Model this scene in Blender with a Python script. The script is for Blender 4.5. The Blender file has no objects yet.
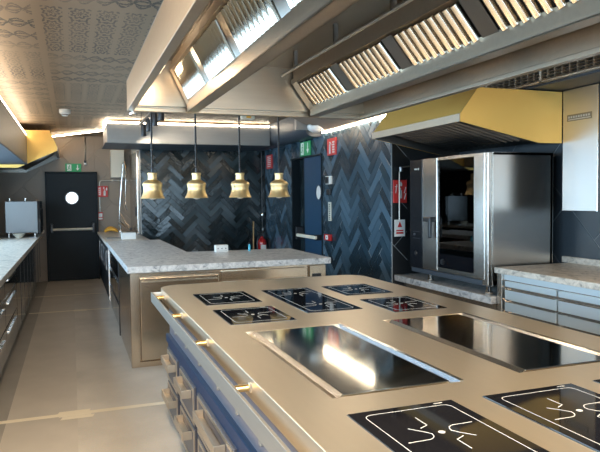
import bpy, bmesh, math, random
from mathutils import Vector, Matrix
random.seed(7)
SC = bpy.context.scene
COL = SC.collection
PI = math.pi

# ------------------------------------------------------------------ materials
def newmat(name):
    m = bpy.data.materials.new(name); m.use_nodes = True
    nt = m.node_tree
    return m, nt, nt.nodes['Principled BSDF']

def pbr(name, col, rough=.5, metal=0.0, noise=0.0, nscale=20, bump=0.0, stretch=None, coat=0.0, spec=.5, rvar=0.0):
    m, nt, b = newmat(name)
    b.inputs['Base Color'].default_value = (*col, 1)
    b.inputs['Roughness'].default_value = rough
    b.inputs['Metallic'].default_value = metal
    b.inputs['Coat Weight'].default_value = coat
    b.inputs['Specular IOR Level'].default_value = spec
    if noise or bump or rvar:
        tc = nt.nodes.new('ShaderNodeTexCoord')
        mp = nt.nodes.new('ShaderNodeMapping')
        if stretch: mp.inputs['Scale'].default_value = stretch
        nt.links.new(tc.outputs['Object'], mp.inputs['Vector'])
        n = nt.nodes.new('ShaderNodeTexNoise'); n.inputs['Scale'].default_value = nscale; n.inputs['Detail'].default_value = 4
        nt.links.new(mp.outputs['Vector'], n.inputs['Vector'])
        if noise:
            mx = nt.nodes.new('ShaderNodeMix'); mx.data_type = 'RGBA'
            mx.inputs['A'].default_value = (*[c*(1-noise) for c in col], 1)
            mx.inputs['B'].default_value = (*[min(1, c*(1+noise)) for c in col], 1)
            nt.links.new(n.outputs['Fac'], mx.inputs['Factor'])
            nt.links.new(mx.outputs['Result'], b.inputs['Base Color'])
        if rvar:
            mr = nt.nodes.new('ShaderNodeMapRange')
            mr.inputs['To Min'].default_value = max(0.02, rough-rvar); mr.inputs['To Max'].default_value = rough+rvar
            nt.links.new(n.outputs['Fac'], mr.inputs['Value'])
            nt.links.new(mr.outputs['Result'], b.inputs['Roughness'])
        if bump:
            bp = nt.nodes.new('ShaderNodeBump'); bp.inputs['Strength'].default_value = bump; bp.inputs['Distance'].default_value = .002
            nt.links.new(n.outputs['Fac'], bp.inputs['Height'])
            nt.links.new(bp.outputs['Normal'], b.inputs['Normal'])
    return m

def emit(name, col, s):
    m, nt, b = newmat(name)
    b.inputs['Base Color'].default_value = (*col, 1)
    b.inputs['Emission Color'].default_value = (*col, 1)
    b.inputs['Emission Strength'].default_value = s
    return m

M = {}
M['steel'] = pbr('brushed_steel', (.60,.56,.515), .24, 1, noise=.05, nscale=10, stretch=(1,1,14))
M['steel_x'] = pbr('brushed_steel_sheet', (.62,.59,.55), .22, 1, noise=.05, nscale=9, stretch=(1,12,1))
M['hoodsteel'] = pbr('hood_steel', (.46,.385,.30), .36, 1, noise=.08, nscale=5, stretch=(1,8,8))
M['hoodblank'] = pbr('hood_blank_panel_steel', (.20,.185,.165), .34, 1)
M['darksteel'] = pbr('dark_steel', (.22,.22,.22), .32, 1, noise=.1, nscale=8)
M['top'] = pbr('island_top_steel', (.80,.685,.53), .34, .92, noise=.03, nscale=5, stretch=(8,1,8))
M['chrome'] = pbr('polished_chrome', (.85,.84,.82), .08, 1)
M['baffle'] = pbr('baffle_chrome', (.52,.475,.41), .16, 1)
M['mirror'] = pbr('polished_griddle', (.74,.71,.64), .075, 1)
M['brass'] = pbr('satin_brass', (.80,.56,.24), .30, 1, noise=.06, nscale=20)
M['bell'] = pbr('lamp_brass', (.88,.66,.34), .42, .9)
M['gold'] = pbr('gold_sheet', (1.0,.60,.155), .42, .4, noise=.03, nscale=5)
M['trim'] = pbr('champagne_trim', (.66,.57,.46), .36, .95)
M['lip'] = pbr('hood_lip_steel', (.48,.40,.31), .5, .8)
M['barsteel'] = pbr('bar_front_steel', (.60,.49,.37), .19, 1, noise=.05, nscale=6, stretch=(1,1,10))
M['drawersteel'] = pbr('satin_drawer_steel', (.56,.62,.65), .42, .65)
M['boxsteel'] = pbr('satin_box_steel', (.50,.48,.46), .42, 1)
M['ovensteel'] = pbr('small_oven_steel', (.15,.15,.15), .40, 1)
M['grout_warm'] = pbr('warm_grout', (.34,.27,.21), .8)
M['rail'] = pbr('rail_steel', (.46,.43,.385), .42, .9, noise=.05, nscale=14, stretch=(1,.3,6))
M['navy'] = pbr('navy_enamel', (.006,.026,.070), .42, 0, spec=.3)
M['drawer'] = pbr('drawer_grey_enamel', (.105,.10,.112), .32, .3, noise=.06, nscale=30)
M['mauve'] = pbr('grey_mauve_panel', (.20,.19,.22), .35, .4)
M['blackglass'] = pbr('black_ceramic_glass', (.006,.006,.008), .045, 0, spec=.6)
M['panelblack'] = pbr('black_panel', (.008,.009,.012), .22, 0)
M['white_line'] = pbr('printed_white', (.50,.50,.48), .4, 0)
M['black'] = pbr('black_plastic', (.012,.012,.014), .35, 0)
M['darkdoor'] = pbr('door_dark_paint', (.006,.011,.015), .5, 0, noise=.1, nscale=8, spec=.25)
M['bluedoor'] = pbr('door_blue_paint', (.016,.055,.11), .35, 0, noise=.08, nscale=8)
M['white'] = pbr('white_plastic', (.8,.79,.76), .4)
M['cream'] = pbr('cream_plastic', (.75,.70,.58), .4)
M['red'] = pbr('red_sign', (.62,.035,.03), .4)
M['red_paint'] = pbr('red_gloss', (.5,.02,.02), .2, coat=.4)
M['green'] = emit('green_exit_sign', (.015,.22,.08), .25)
M['wood'] = pbr('broom_wood', (.50,.30,.14), .5, noise=.15, nscale=12, stretch=(8,8,1))
M['yellow'] = pbr('banana_skin', (.90,.45,.05), .45, noise=.12, nscale=30)
M['cyan'] = pbr('cyan_plastic', (.05,.45,.60), .3)
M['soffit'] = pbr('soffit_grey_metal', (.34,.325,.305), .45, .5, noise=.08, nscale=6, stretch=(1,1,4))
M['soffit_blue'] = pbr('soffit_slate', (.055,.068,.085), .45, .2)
M['slope'] = pbr('brown_soffit_panel', (.26,.19,.14), .55)
M['cabfront'] = pbr('polished_cabinet_front', (.46,.45,.43), .07, 1)
M['handleblue'] = pbr('handle_steel', (.80,.82,.85), .18, 1)
M['led'] = emit('led_strip', (1.0,.84,.62), 19)
M['led_strong'] = emit('led_strip_strong', (1.0,.84,.62), 26)
M['daylight'] = emit('porthole_daylight', (.80,.92,1.0), 2.6)
M['bulb'] = emit('heat_bulb', (.8,.66,.5), .08)
M['fillglow'] = emit('hood_fill_glow', (1.0,.82,.58), 9)  # glow for the panels added inside the hood
M['pad'] = pbr('fixture_glass', (.45,.50,.46), .2, 0, spec=.6)
M['tape'] = pbr('masking_tape', (.92,.84,.68), .6, noise=.05, nscale=30)
M['concrete'] = pbr('plain_wall_paint', (.42,.40,.37), .7)

def glass_mat():
    m = bpy.data.materials.new('oven_door_glass'); m.use_nodes = True
    nt = m.node_tree; nt.nodes.clear()
    o = nt.nodes.new('ShaderNodeOutputMaterial')
    t = nt.nodes.new('ShaderNodeBsdfTransparent'); t.inputs['Color'].default_value = (.30,.32,.33,1)
    g = nt.nodes.new('ShaderNodeBsdfGlossy'); g.inputs['Roughness'].default_value = .02
    f = nt.nodes.new('ShaderNodeFresnel'); f.inputs['IOR'].default_value = 1.75
    mx = nt.nodes.new('ShaderNodeMixShader')
    nt.links.new(f.outputs[0], mx.inputs[0]); nt.links.new(t.outputs[0], mx.inputs[1]); nt.links.new(g.outputs[0], mx.inputs[2])
    nt.links.new(mx.outputs[0], o.inputs[0])
    return m
M['glass'] = glass_mat()

def stone_mat(name, light, mid, dark, scale=1.0):
    m, nt, b = newmat(name)
    tc = nt.nodes.new('ShaderNodeTexCoord')
    mp = nt.nodes.new('ShaderNodeMapping'); mp.inputs['Scale'].default_value = (1.0,.75,1.0)
    nt.links.new(tc.outputs['Object'], mp.inputs[0])
    n = nt.nodes.new('ShaderNodeTexNoise'); n.inputs['Scale'].default_value = 26*scale; n.inputs['Detail'].default_value = 8; n.inputs['Roughness'].default_value = .68
    n.inputs['Distortion'].default_value = 1.2
    nt.links.new(mp.outputs[0], n.inputs['Vector'])
    r = nt.nodes.new('ShaderNodeValToRGB')
    e = r.color_ramp.elements
    e[0].position = .33; e[0].color = (*dark, 1)
    e[1].position = .62; e[1].color = (*light, 1)
    k = r.color_ramp.elements.new(.47); k.color = (*mid, 1)
    nt.links.new(n.outputs['Fac'], r.inputs[0])
    nt.links.new(r.outputs[0], b.inputs['Base Color'])
    b.inputs['Roughness'].default_value = .32
    return m
M['granite'] = stone_mat('grey_granite', (.68,.675,.665), (.50,.50,.50), (.17,.18,.20), .6)
M['granite2'] = stone_mat('warm_granite', (.70,.635,.55), (.54,.485,.415), (.21,.195,.175), .6)

def floor_mat():
    m, nt, b = newmat('resin_floor')
    tc = nt.nodes.new('ShaderNodeTexCoord')
    n = nt.nodes.new('ShaderNodeTexNoise'); n.inputs['Scale'].default_value = 1.6; n.inputs['Detail'].default_value = 9; n.inputs['Roughness'].default_value = .6
    nt.links.new(tc.outputs['Object'], n.inputs['Vector'])
    r = nt.nodes.new('ShaderNodeValToRGB')
    r.color_ramp.elements[0].position = .30; r.color_ramp.elements[0].color = (.52,.485,.435,1)
    r.color_ramp.elements[1].position = .62; r.color_ramp.elements[1].color = (.68,.635,.57,1)
    nt.links.new(n.outputs['Fac'], r.inputs[0])
    n2 = nt.nodes.new('ShaderNodeTexNoise'); n2.inputs['Scale'].default_value = 130; n2.inputs['Detail'].default_value = 2
    nt.links.new(tc.outputs['Object'], n2.inputs['Vector'])
    mx = nt.nodes.new('ShaderNodeMix'); mx.data_type = 'RGBA'; mx.blend_type = 'OVERLAY'; mx.inputs['Factor'].default_value = .25
    nt.links.new(r.outputs[0], mx.inputs['A']); nt.links.new(n2.outputs['Color'], mx.inputs['B'])
    nt.links.new(mx.outputs['Result'], b.inputs['Base Color'])
    b.inputs['Roughness'].default_value = .42
    return m
M['floor'] = floor_mat()
M['floor_shaded'] = pbr('resin_floor_shaded_border', (.36,.335,.30), .40, noise=.22, nscale=3)  # border tone, darkened for the shading along the cabinets
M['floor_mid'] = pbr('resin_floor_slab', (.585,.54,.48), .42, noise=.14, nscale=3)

def tile_mat(name, c0, c1, c2, rough):
    m, nt, b = newmat(name)
    at = nt.nodes.new('ShaderNodeAttribute'); at.attribute_name = 'tone'
    r = nt.nodes.new('ShaderNodeValToRGB')
    e = r.color_ramp.elements
    e[0].position = 0; e[0].color = (*c0, 1); e[1].position = 1; e[1].color = (*c2, 1)
    k = e.new(.55); k.color = (*c1, 1)
    nt.links.new(at.outputs['Fac'], r.inputs[0])
    nt.links.new(r.outputs[0], b.inputs['Base Color'])
    b.inputs['Roughness'].default_value = rough
    tc = nt.nodes.new('ShaderNodeTexCoord')
    n = nt.nodes.new('ShaderNodeTexNoise'); n.inputs['Scale'].default_value = 22; n.inputs['Detail'].default_value = 3
    nt.links.new(tc.outputs['Object'], n.inputs['Vector'])
    bp = nt.nodes.new('ShaderNodeBump'); bp.inputs['Strength'].default_value = .35; bp.inputs['Distance'].default_value = .006
    nt.links.new(n.outputs['Fac'], bp.inputs['Height']); nt.links.new(bp.outputs[0], b.inputs['Normal'])
    return m
M['tile'] = tile_mat('glazed_teal_tile', (.014,.026,.036), (.034,.062,.085), (.085,.14,.19), .2)
M['tile_black'] = tile_mat('glazed_black_tile', (.006,.010,.011), (.010,.017,.020), (.024,.040,.048), .13)
M['grout'] = pbr('grout', (.30,.32,.33), .8)
M['grout_dark'] = pbr('dark_grout', (.012,.014,.015), .8)
M['slab_tile'] = tile_mat('large_charcoal_tile', (.25,.195,.145), (.275,.215,.16), (.30,.235,.177), .45)
M['slab_black'] = tile_mat('large_black_tile', (.012,.013,.014), (.015,.016,.018), (.020,.022,.024), .30)
M['slab_blue'] = tile_mat('large_slate_tile', (.045,.055,.065), (.052,.063,.075), (.062,.075,.088), .35)

def ceiling_mat():
    m, nt, b = newmat('ornamented_ceiling')
    N = nt.nodes; L = nt.links
    tc = N.new('ShaderNodeTexCoord'); sp = N.new('ShaderNodeSeparateXYZ'); L.new(tc.outputs['Object'], sp.inputs[0])
    def mt(op, a, c=None, d=None):
        n = N.new('ShaderNodeMath'); n.operation = op
        for i, v in enumerate((a, c, d)):
            if v is None: continue
            if isinstance(v, (int, float)): n.inputs[i].default_value = v
            else: L.new(v, n.inputs[i])
        return n.outputs[0]
    X, Y = sp.outputs[0], sp.outputs[1]
    ns = N.new('ShaderNodeTexNoise'); ns.inputs['Scale'].default_value = 9; ns.inputs['Detail'].default_value = 5
    L.new(tc.outputs['Object'], ns.inputs['Vector'])
    warp = mt('MULTIPLY', mt('SUBTRACT', ns.outputs['Fac'], .5), .05)
    U = mt('DIVIDE', mt('ADD', X, .19), .90); V = mt('DIVIDE', mt('SUBTRACT', Y, 4.28), 1.375)
    par = mt('MODULO', mt('ADD', mt('ADD', mt('FLOOR', U), mt('FLOOR', V)), 100), 2)
    fu = mt('FRACT', U); fv = mt('FRACT', V)
    def win(f, lo, hi): return mt('MULTIPLY', mt('GREATER_THAN', f, lo), mt('LESS_THAN', f, hi))
    inside = mt('MULTIPLY', win(fu, .03, .97), win(fv, .035, .965))
    # medallion columns
    a = mt('MULTIPLY', fu, 5); c = mt('MULTIPLY', fv, 4)
    px = mt('SUBTRACT', mt('FRACT', mt('ADD', a, mt('MULTIPLY', warp, .6))), .5); py = mt('SUBTRACT', mt('FRACT', c), .5)
    r = mt('SQRT', mt('ADD', mt('POWER', mt('MULTIPLY', px, 1.15), 2), mt('POWER', py, 2)))
    th = mt('ARCTAN2', py, px)
    wob = mt('MULTIPLY', mt('COSINE', mt('MULTIPLY', th, 8)), .055)
    ring = mt('SINE', mt('MULTIPLY', mt('ADD', mt('ADD', r, wob), mt('MULTIPLY', warp, 1.2)), 27))
    med = mt('MULTIPLY', mt('GREATER_THAN', ring, .05), mt('LESS_THAN', mt('ABSOLUTE', px), .40))
    # long scroll bands
    s = mt('MULTIPLY', fv, 4)
    sy = mt('SUBTRACT', mt('FRACT', s), .5)
    su = mt('ADD', mt('MULTIPLY', fu, 24), mt('MULTIPLY', warp, 40))
    w1 = mt('ADD', mt('MULTIPLY', mt('ABSOLUTE', mt('SINE', su)), .30), mt('MULTIPLY', warp, 3))
    d1 = mt('ABSOLUTE', mt('SUBTRACT', mt('ABSOLUTE', sy), w1))
    d2 = mt('ABSOLUTE', mt('SUBTRACT', mt('ABSOLUTE', sy), mt('MULTIPLY', w1, .45)))
    scr = mt('MAXIMUM', mt('LESS_THAN', d1, .055), mt('LESS_THAN', d2, .05))
    pat = mt('ADD', mt('MULTIPLY', med, mt('SUBTRACT', 1, par)), mt('MULTIPLY', scr, par))
    n2 = N.new('ShaderNodeTexNoise'); n2.inputs['Scale'].default_value = 1.4; n2.inputs['Detail'].default_value = 3
    L.new(tc.outputs['Object'], n2.inputs['Vector'])
    wear = N.new('ShaderNodeMapRange'); wear.inputs['From Min'].default_value = .35; wear.inputs['From Max'].default_value = .65
    wear.inputs['To Min'].default_value = .30; wear.inputs['To Max'].default_value = .95
    L.new(n2.outputs['Fac'], wear.inputs['Value'])
    n3 = N.new('ShaderNodeTexNoise'); n3.inputs['Scale'].default_value = 60; n3.inputs['Detail'].default_value = 3
    L.new(tc.outputs['Object'], n3.inputs['Vector'])
    spk = mt('GREATER_THAN', n3.outputs['Fac'], .42)
    fac = mt('MULTIPLY', mt('MULTIPLY', mt('MULTIPLY', pat, inside), wear.outputs[0]), spk)
    mx = N.new('ShaderNodeMix'); mx.data_type = 'RGBA'
    mx.inputs['A'].default_value = (.30,.22,.152,1); mx.inputs['B'].default_value = (.06,.057,.055,1)
    L.new(fac, mx.inputs['Factor']); L.new(mx.outputs['Result'], b.inputs['Base Color'])
    b.inputs['Roughness'].default_value = .6
    return m
M['ceiling'] = ceiling_mat()

# ------------------------------------------------------------------ mesh building
class MB:
    def __init__(s): s.bm = bmesh.new()
    def box(s, x0,x1,y0,y1,z0,z1, bev=0.0, seg=2):
        t = bmesh.new()
        bmesh.ops.create_cube(t, size=1)
        for v in t.verts:
            v.co = Vector(((x0+x1)/2+v.co.x*(x1-x0), (y0+y1)/2+v.co.y*(y1-y0), (z0+z1)/2+v.co.z*(z1-z0)))
        if bev: bmesh.ops.bevel(t, geom=list(t.edges), offset=min(bev, .45*min(abs(x1-x0),abs(y1-y0),abs(z1-z0))), segments=seg, affect='EDGES', profile=.5)
        s._add(t); return s
    def _add(s, t):
        me = bpy.data.meshes.new('tmp'); t.to_mesh(me); t.free(); s.bm.from_mesh(me); bpy.data.meshes.remove(me)
    def prism(s, pts, ax, a, b, bev=0.0):
        # pts: 2D outline in the plane across axis ax ('x': (y,z), 'y': (x,z), 'z': (x,y))
        t = bmesh.new()
        def P(p, w):
            return {'x': (w,p[0],p[1]), 'y': (p[0],w,p[1]), 'z': (p[0],p[1],w)}[ax]
        A = [t.verts.new(P(p,a)) for p in pts]; B = [t.verts.new(P(p,b)) for p in pts]
        n = len(pts)
        t.faces.new(A); t.faces.new(list(reversed(B)))
        for i in range(n): t.faces.new((A[i], B[i], B[(i+1)%n], A[(i+1)%n]))
        bmesh.ops.recalc_face_normals(t, faces=t.faces)
        if bev: bmesh.ops.bevel(t, geom=list(t.edges), offset=bev, segments=2, affect='EDGES', profile=.5)
        s._add(t); return s
    def poly(s, pts):
        s.bm.faces.new([s.bm.verts.new(p) for p in pts]); return s
    def tube(s, pts, r, n=10, cap=True):
        pts = [Vector(p) for p in pts]
        rings = []
        rr = r if isinstance(r, (list, tuple)) else [r]*len(pts)
        up = None
        for i, p in enumerate(pts):
            d = (pts[min(i+1,len(pts)-1)]-pts[max(i-1,0)]).normalized()
            if up is None or abs(up.dot(d)) > .98:
                up = Vector((0,0,1)) if abs(d.z) < .9 else Vector((1,0,0))
            u = d.cross(up).normalized(); v = u.cross(d).normalized(); up = v
            rings.append([s.bm.verts.new(p+rr[i]*(math.cos(2*PI*k/n)*u+math.sin(2*PI*k/n)*v)) for k in range(n)])
        for a, b in zip(rings, rings[1:]):
            for k in range(n): s.bm.faces.new((a[k], a[(k+1)%n], b[(k+1)%n], b[k])).smooth = True
        if cap:
            s.bm.faces.new(list(reversed(rings[0]))); s.bm.faces.new(rings[-1])
        return s
    def lathe(s, prof, c, n=32, axis='z', cap0=False, cap1=False):
        rings = []
        for r, h in prof:
            ring = []
            for k in range(n):
                a = 2*PI*k/n; u, v = r*math.cos(a), r*math.sin(a)
                co = {'z': (c[0]+u, c[1]+v, c[2]+h), 'x': (c[0]+h, c[1]+u, c[2]+v), 'y': (c[0]+u, c[1]+h, c[2]+v)}[axis]
                ring.append(s.bm.verts.new(co))
            rings.append(ring)
        for a, b in zip(rings, rings[1:]):
            for k in range(n): s.bm.faces.new((a[k], a[(k+1)%n], b[(k+1)%n], b[k])).smooth = True
        if cap0: s.bm.faces.new(list(reversed(rings[0])))
        if cap1: s.bm.faces.new(rings[-1])
        return s
    def build(s, name, mat, parent=None, smooth=True, off=(0,0,0)):
        bm = s.bm
        bmesh.ops.recalc_face_normals(bm, faces=bm.faces)
        base = Vector(off)
        if parent is not None:
            p = parent
            while p is not None: base += Vector(p.location); p = p.parent
        else:
            xs = [v.co for v in bm.verts]
            base = Vector(((min(c.x for c in xs)+max(c.x for c in xs))/2, (min(c.y for c in xs)+max(c.y for c in xs))/2, min(c.z for c in xs))) if off == (0,0,0) else base
        for v in bm.verts: v.co -= base
        me = bpy.data.meshes.new(name); bm.to_mesh(me); bm.free()
        me.materials.append(mat if not isinstance(mat, str) else M[mat])
        if smooth:
            fl = [p.use_smooth for p in me.polygons]
            if any(fl):
                me.set_sharp_from_angle(angle=math.radians(38)); me.polygons.foreach_set('use_smooth', fl)
        o = bpy.data.objects.new(name, me); COL.objects.link(o)
        if parent is not None: o.parent = parent
        else: o.location = base
        return o

def B(*a, **k): return MB().box(*a, **k)

def tag(o, label, cat, group=None, kind=None):
    o['label'] = label; o['category'] = cat
    if group: o['group'] = group
    if kind: o['kind'] = kind
    return o
def thing(name, label, cat, loc=(0,0,0), group=None, kind=None):
    o = bpy.data.objects.new(name, None); COL.objects.link(o); o.location = loc; o.empty_display_size = .1
    return tag(o, label, cat, group, kind)
def struct(o, label, cat): return tag(o, label, cat, None, 'structure')
def copy_tree(o, shift=None, parent=None):
    c = o.copy(); COL.objects.link(c)
    if parent: c.parent = parent
    if shift: c.location = Vector(o.location)+Vector(shift)
    for ch in [k for k in bpy.data.objects if k.parent == o]: copy_tree(ch, None, c)
    return c

def text(body, size, mat, name, parent, loc, rot, depth=.0008, align='CENTER'):
    cu = bpy.data.curves.new(name, 'FONT'); cu.body = body; cu.size = size; cu.align_x = align; cu.align_y = 'CENTER'; cu.extrude = depth
    t = bpy.data.objects.new('tmp_text', cu); COL.objects.link(t)
    dg = bpy.context.evaluated_depsgraph_get(); me = bpy.data.meshes.new_from_object(t.evaluated_get(dg))
    bpy.data.objects.remove(t); bpy.data.curves.remove(cu)
    mtx = Matrix.Translation(Vector(loc)-Vector(parent.location)) @ rot.to_4x4()
    me.transform(mtx); me.materials.clear(); me.materials.append(M[mat])
    o = bpy.data.objects.new(name, me); COL.objects.link(o); o.parent = parent
    return o
# facing rotations for lettering / flat marks: local x -> reading direction, y -> up, z -> out of the sign
FACE_Y = Matrix(((1,0,0),(0,0,-1),(0,1,0)))          # sign faces -Y (towards the camera end of the room)
FACE_X = Matrix(((0,0,-1),(-1,0,0),(0,1,0)))         # sign faces -X
class Flat:
    """collects flat marks drawn in a sign's own plane (u right, v up, in metres), thin but solid"""
    def __init__(s, origin, rot, lift=.0015): s.o = Vector(origin); s.r = rot; s.l = lift; s.mb = MB()
    def _p(s, u, v, w): return s.o + s.r @ Vector((u, v, w))
    def poly(s, pts):
        bm = s.mb.bm
        A = [bm.verts.new(s._p(u,v,s.l*.2)) for u,v in pts]; C = [bm.verts.new(s._p(u,v,s.l)) for u,v in pts]
        bm.faces.new(C); bm.faces.new(list(reversed(A)))
        n = len(pts)
        for i in range(n): bm.faces.new((A[i],A[(i+1)%n],C[(i+1)%n],C[i]))
        return s
    def rect(s, u0,u1,v0,v1): return s.poly([(u0,v0),(u1,v0),(u1,v1),(u0,v1)])
    def disc(s, u, v, r, n=14): return s.poly([(u+r*math.cos(2*PI*k/n), v+r*math.sin(2*PI*k/n)) for k in range(n)])
    def line(s, a, b, w):
        d = Vector((b[0]-a[0], b[1]-a[1])).normalized(); nx, ny = -d.y*w/2, d.x*w/2
        return s.poly([(a[0]-nx,a[1]-ny),(b[0]-nx,b[1]-ny),(b[0]+nx,b[1]+ny),(a[0]+nx,a[1]+ny)])
    def build(s, name, mat, parent): return s.mb.build(name, mat, parent, smooth=False)

# ------------------------------------------------------------------ herringbone tiling
def clip(poly, rect):
    u0,u1,v0,v1 = rect
    for ax, lim, sg in ((0,u0,1),(0,u1,-1),(1,v0,1),(1,v1,-1)):
        out = []
        for i in range(len(poly)):
            a, b = poly[i], poly[(i+1)%len(poly)]
            da, db = sg*(a[ax]-lim), sg*(b[ax]-lim)
            if da >= 0: out.append(a)
            if (da >= 0) != (db >= 0):
                t = da/(da-db); out.append((a[0]+(b[0]-a[0])*t, a[1]+(b[1]-a[1])*t))
        poly = out
        if len(poly) < 3: return []
    return poly
def area(p): return abs(sum(p[i][0]*p[(i+1)%len(p)][1]-p[(i+1)%len(p)][0]*p[i][1] for i in range(len(p)))/2)

def herringbone(name, mat, rects, mapf, normal, W=.085, n=4, gap=.0035, lift=.006, tilt=.0, phase=(0,0), seed=1):
    """glazed tiles, each a bevelled plate, laid 45 degrees over rects (u0,u1,v0,v1); mapf(u,v,w) -> world"""
    rnd = random.Random(seed)
    bm = bmesh.new(); tones = []
    c = math.sqrt(.5)
    U0 = min(r[0] for r in rects); U1 = max(r[1] for r in rects); V0 = min(r[2] for r in rects); V1 = max(r[3] for r in rects)
    def place(x0,x1,y0,y1):
        g = gap/W/2
        q = [(x0+g,y0+g),(x1-g,y0+g),(x1-g,y1-g),(x0+g,y1-g)]
        return [(((x-y)*c)*W+phase[0], ((x+y)*c)*W+phase[1]) for x,y in q]
    K = int((V1-V0+2)/(W*1.41))+n*2; Mx = int((U1-U0+2)/(W*n*1.41))+3
    k0 = int(((V0+V1)/2-phase[1])/(W*1.414)); m0 = int(((U0+U1)/2-phase[0])/(W*n*1.414))
    for m in range(m0-Mx, m0+Mx+1):
        for k in range(k0-K, k0+K+1):
            ox, oy = k+m*n, k-m*n
            for q in (place(ox,ox+n,oy,oy+1), place(ox,ox+1,oy+1,oy+1+n)):
                tone = rnd.random(); tx, ty = rnd.uniform(-tilt,tilt), rnd.uniform(-tilt,tilt)
                cu = sum(p[0] for p in q)/4; cv = sum(p[1] for p in q)/4
                if cu < U0-.4 or cu > U1+.4 or cv < V0-.4 or cv > V1+.4: continue
                for r in rects:
                    p = clip(q, r)
                    if not p or area(p) < 2e-5: continue
                    pu = sum(a[0] for a in p)/len(p); pv = sum(a[1] for a in p)/len(p)
                    e = .003
                    def sh(a):
                        du, dv = pu-a[0], pv-a[1]; d = math.hypot(du,dv) or 1
                        return (a[0]+du/d*e*1.4, a[1]+dv/d*e*1.4)
                    T = [bm.verts.new(mapf(*sh(a), lift+(a[0]-pu)*tx+(a[1]-pv)*ty)) for a in p]
                    D = [bm.verts.new(mapf(a[0],a[1],.0)) for a in p]
                    try:
                        bm.faces.new(T); tones.append(tone)
                        for i in range(len(p)):
                            bm.faces.new((T[i],T[(i+1)%len(p)],D[(i+1)%len(p)],D[i])); tones.append(tone)
                    except ValueError: pass
    # orient all faces to the outside
    for f in bm.faces:
        f.normal_update()
        if f.normal.dot(Vector(normal)) < 0: f.normal_flip()
    me = bpy.data.meshes.new(name); bm.to_mesh(me); bm.free()
    at = me.attributes.new('tone', 'FLOAT', 'FACE'); at.data.foreach_set('value', tones)
    me.materials.append(M[mat])
    o = bpy.data.objects.new(name, me); COL.objects.link(o)
    return o

# ================================================================== THE ROOM
CZ = 2.80
struct(B(-1.5,4.5,-2.8,13.1,-.12,0).build('floor','floor',smooth=False), 'beige grey resin floor of the kitchen', 'floor')
fb = B(-1.30,-.475,1.0,12.85,0,.0012).build('floor_border','floor_shaded',smooth=False); struct(fb, 'grey floor border along the drawer counter, its shading painted darker', 'floor')
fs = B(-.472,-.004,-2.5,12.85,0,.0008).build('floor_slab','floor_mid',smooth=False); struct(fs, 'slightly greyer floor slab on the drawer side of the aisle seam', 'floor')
cl = B(-1.5,4.5,-2.8,13.1,CZ,CZ+.12); o = cl.build('ceiling','ceiling',smooth=False, off=(0.001,0,CZ)); struct(o, 'brown ceiling printed with grey ornament panels', 'ceiling')

# wall at the far end of the aisle (large charcoal tiles laid diagonally), around the dark door
def mapY(y): return lambda u,v,w: (u, y-w, v)
def mapX(x): return lambda u,v,w: (x-w, u, v)
w = B(-1.5,1.35,12.87,13.1,0,CZ).build('wall_back','grout_warm',smooth=False); struct(w, 'charcoal tiled wall at the end of the aisle', 'wall')
ht = herringbone('wall_back_tiles','slab_tile',[(-1.35,-.47,0,CZ),(-.47,.44,2.09,CZ),(.44,1.12,0,CZ)], mapY(12.87), (0,-1,0), W=.46, n=2, gap=.006, lift=.004, phase=(.1,.2), seed=3)
ht.parent = w; ht.location = -Vector(w.location); ht['kind'] = 'structure'
# left wall with a long window above the counter and one over the near end
wl = MB()
WX0, WX1 = -1.50, -1.35
wl.box(WX0,WX1,-2.8,13.1,0,1.06); wl.box(WX0,WX1,-2.8,13.1,2.12,CZ)
wl.box(WX0,WX1,-2.8,-1.6,1.06,2.12); wl.box(WX0,WX1,4.2,4.6,1.06,2.12); wl.box(WX0,WX1,10.5,13.1,1.06,2.12)
struct(wl.build('wall_left','slab_black',smooth=False), 'dark wall behind the counter of drawers', 'wall')
for i,(a,b) in enumerate(((-1.6,4.2),(4.6,10.5))):
    wf = MB(); 
    wf.box(-1.47,-1.41,a,b,1.06,1.11); wf.box(-1.47,-1.41,a,b,2.07,2.12)
    n = 4
    for k in range(n+1):
        y = a+(b-a)*k/n; wf.box(-1.47,-1.41,max(a,y-.025),min(b,y+.025),1.06,2.12)
    struct(wf.build('window_%d'%(i+1),'darksteel',smooth=False), 'long dark framed window over the drawer counter, section %s' % ('by the viewer' if i==0 else 'towards the far end'), 'window')
# wall behind the viewer with a wide window
wf = MB(); wf.box(-1.5,4.5,-2.8,-2.6,0,.5); wf.box(-1.5,4.5,-2.8,-2.6,2.45,CZ); wf.box(-1.5,-1.0,-2.8,-2.6,.5,2.45); wf.box(3.9,4.5,-2.8,-2.6,.5,2.45)
struct(wf.build('wall_front','concrete',smooth=False), 'plain wall behind the viewer', 'wall')
wf = MB()
for k in range(5):
    x = -1.0+4.9*k/4; wf.box(max(-1,x-.03),min(3.9,x+.03),-2.74,-2.66,.5,2.45)
wf.box(-1,3.9,-2.74,-2.66,.5,.56); wf.box(-1,3.9,-2.74,-2.66,2.39,2.45)
struct(wf.build('window_3','darksteel',smooth=False), 'wide dark framed window behind the viewer', 'window')

# bar wall of glossy black herringbone tiles
w = B(1.14,3.6,11.22,11.40,0,CZ).build('wall_bar','grout_dark',smooth=False); struct(w, 'glossy black herringbone tiled wall behind the hanging brass lamps', 'wall')
h = herringbone('wall_bar_tiles','tile_black',[(1.145,3.40,0,2.44)], mapY(11.22), (0,-1,0), W=.084, n=4, tilt=.035, phase=(1.90,.03), seed=5)
h.parent = w; h.location = -Vector(w.location); h['kind'] = 'structure'
# steel lined side of the aisle recess
struct(B(1.14,1.35,11.401,12.869,0,CZ).build('wall_recess','concrete',smooth=False), 'end of the bar wall beside the aisle recess', 'wall')
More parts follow.
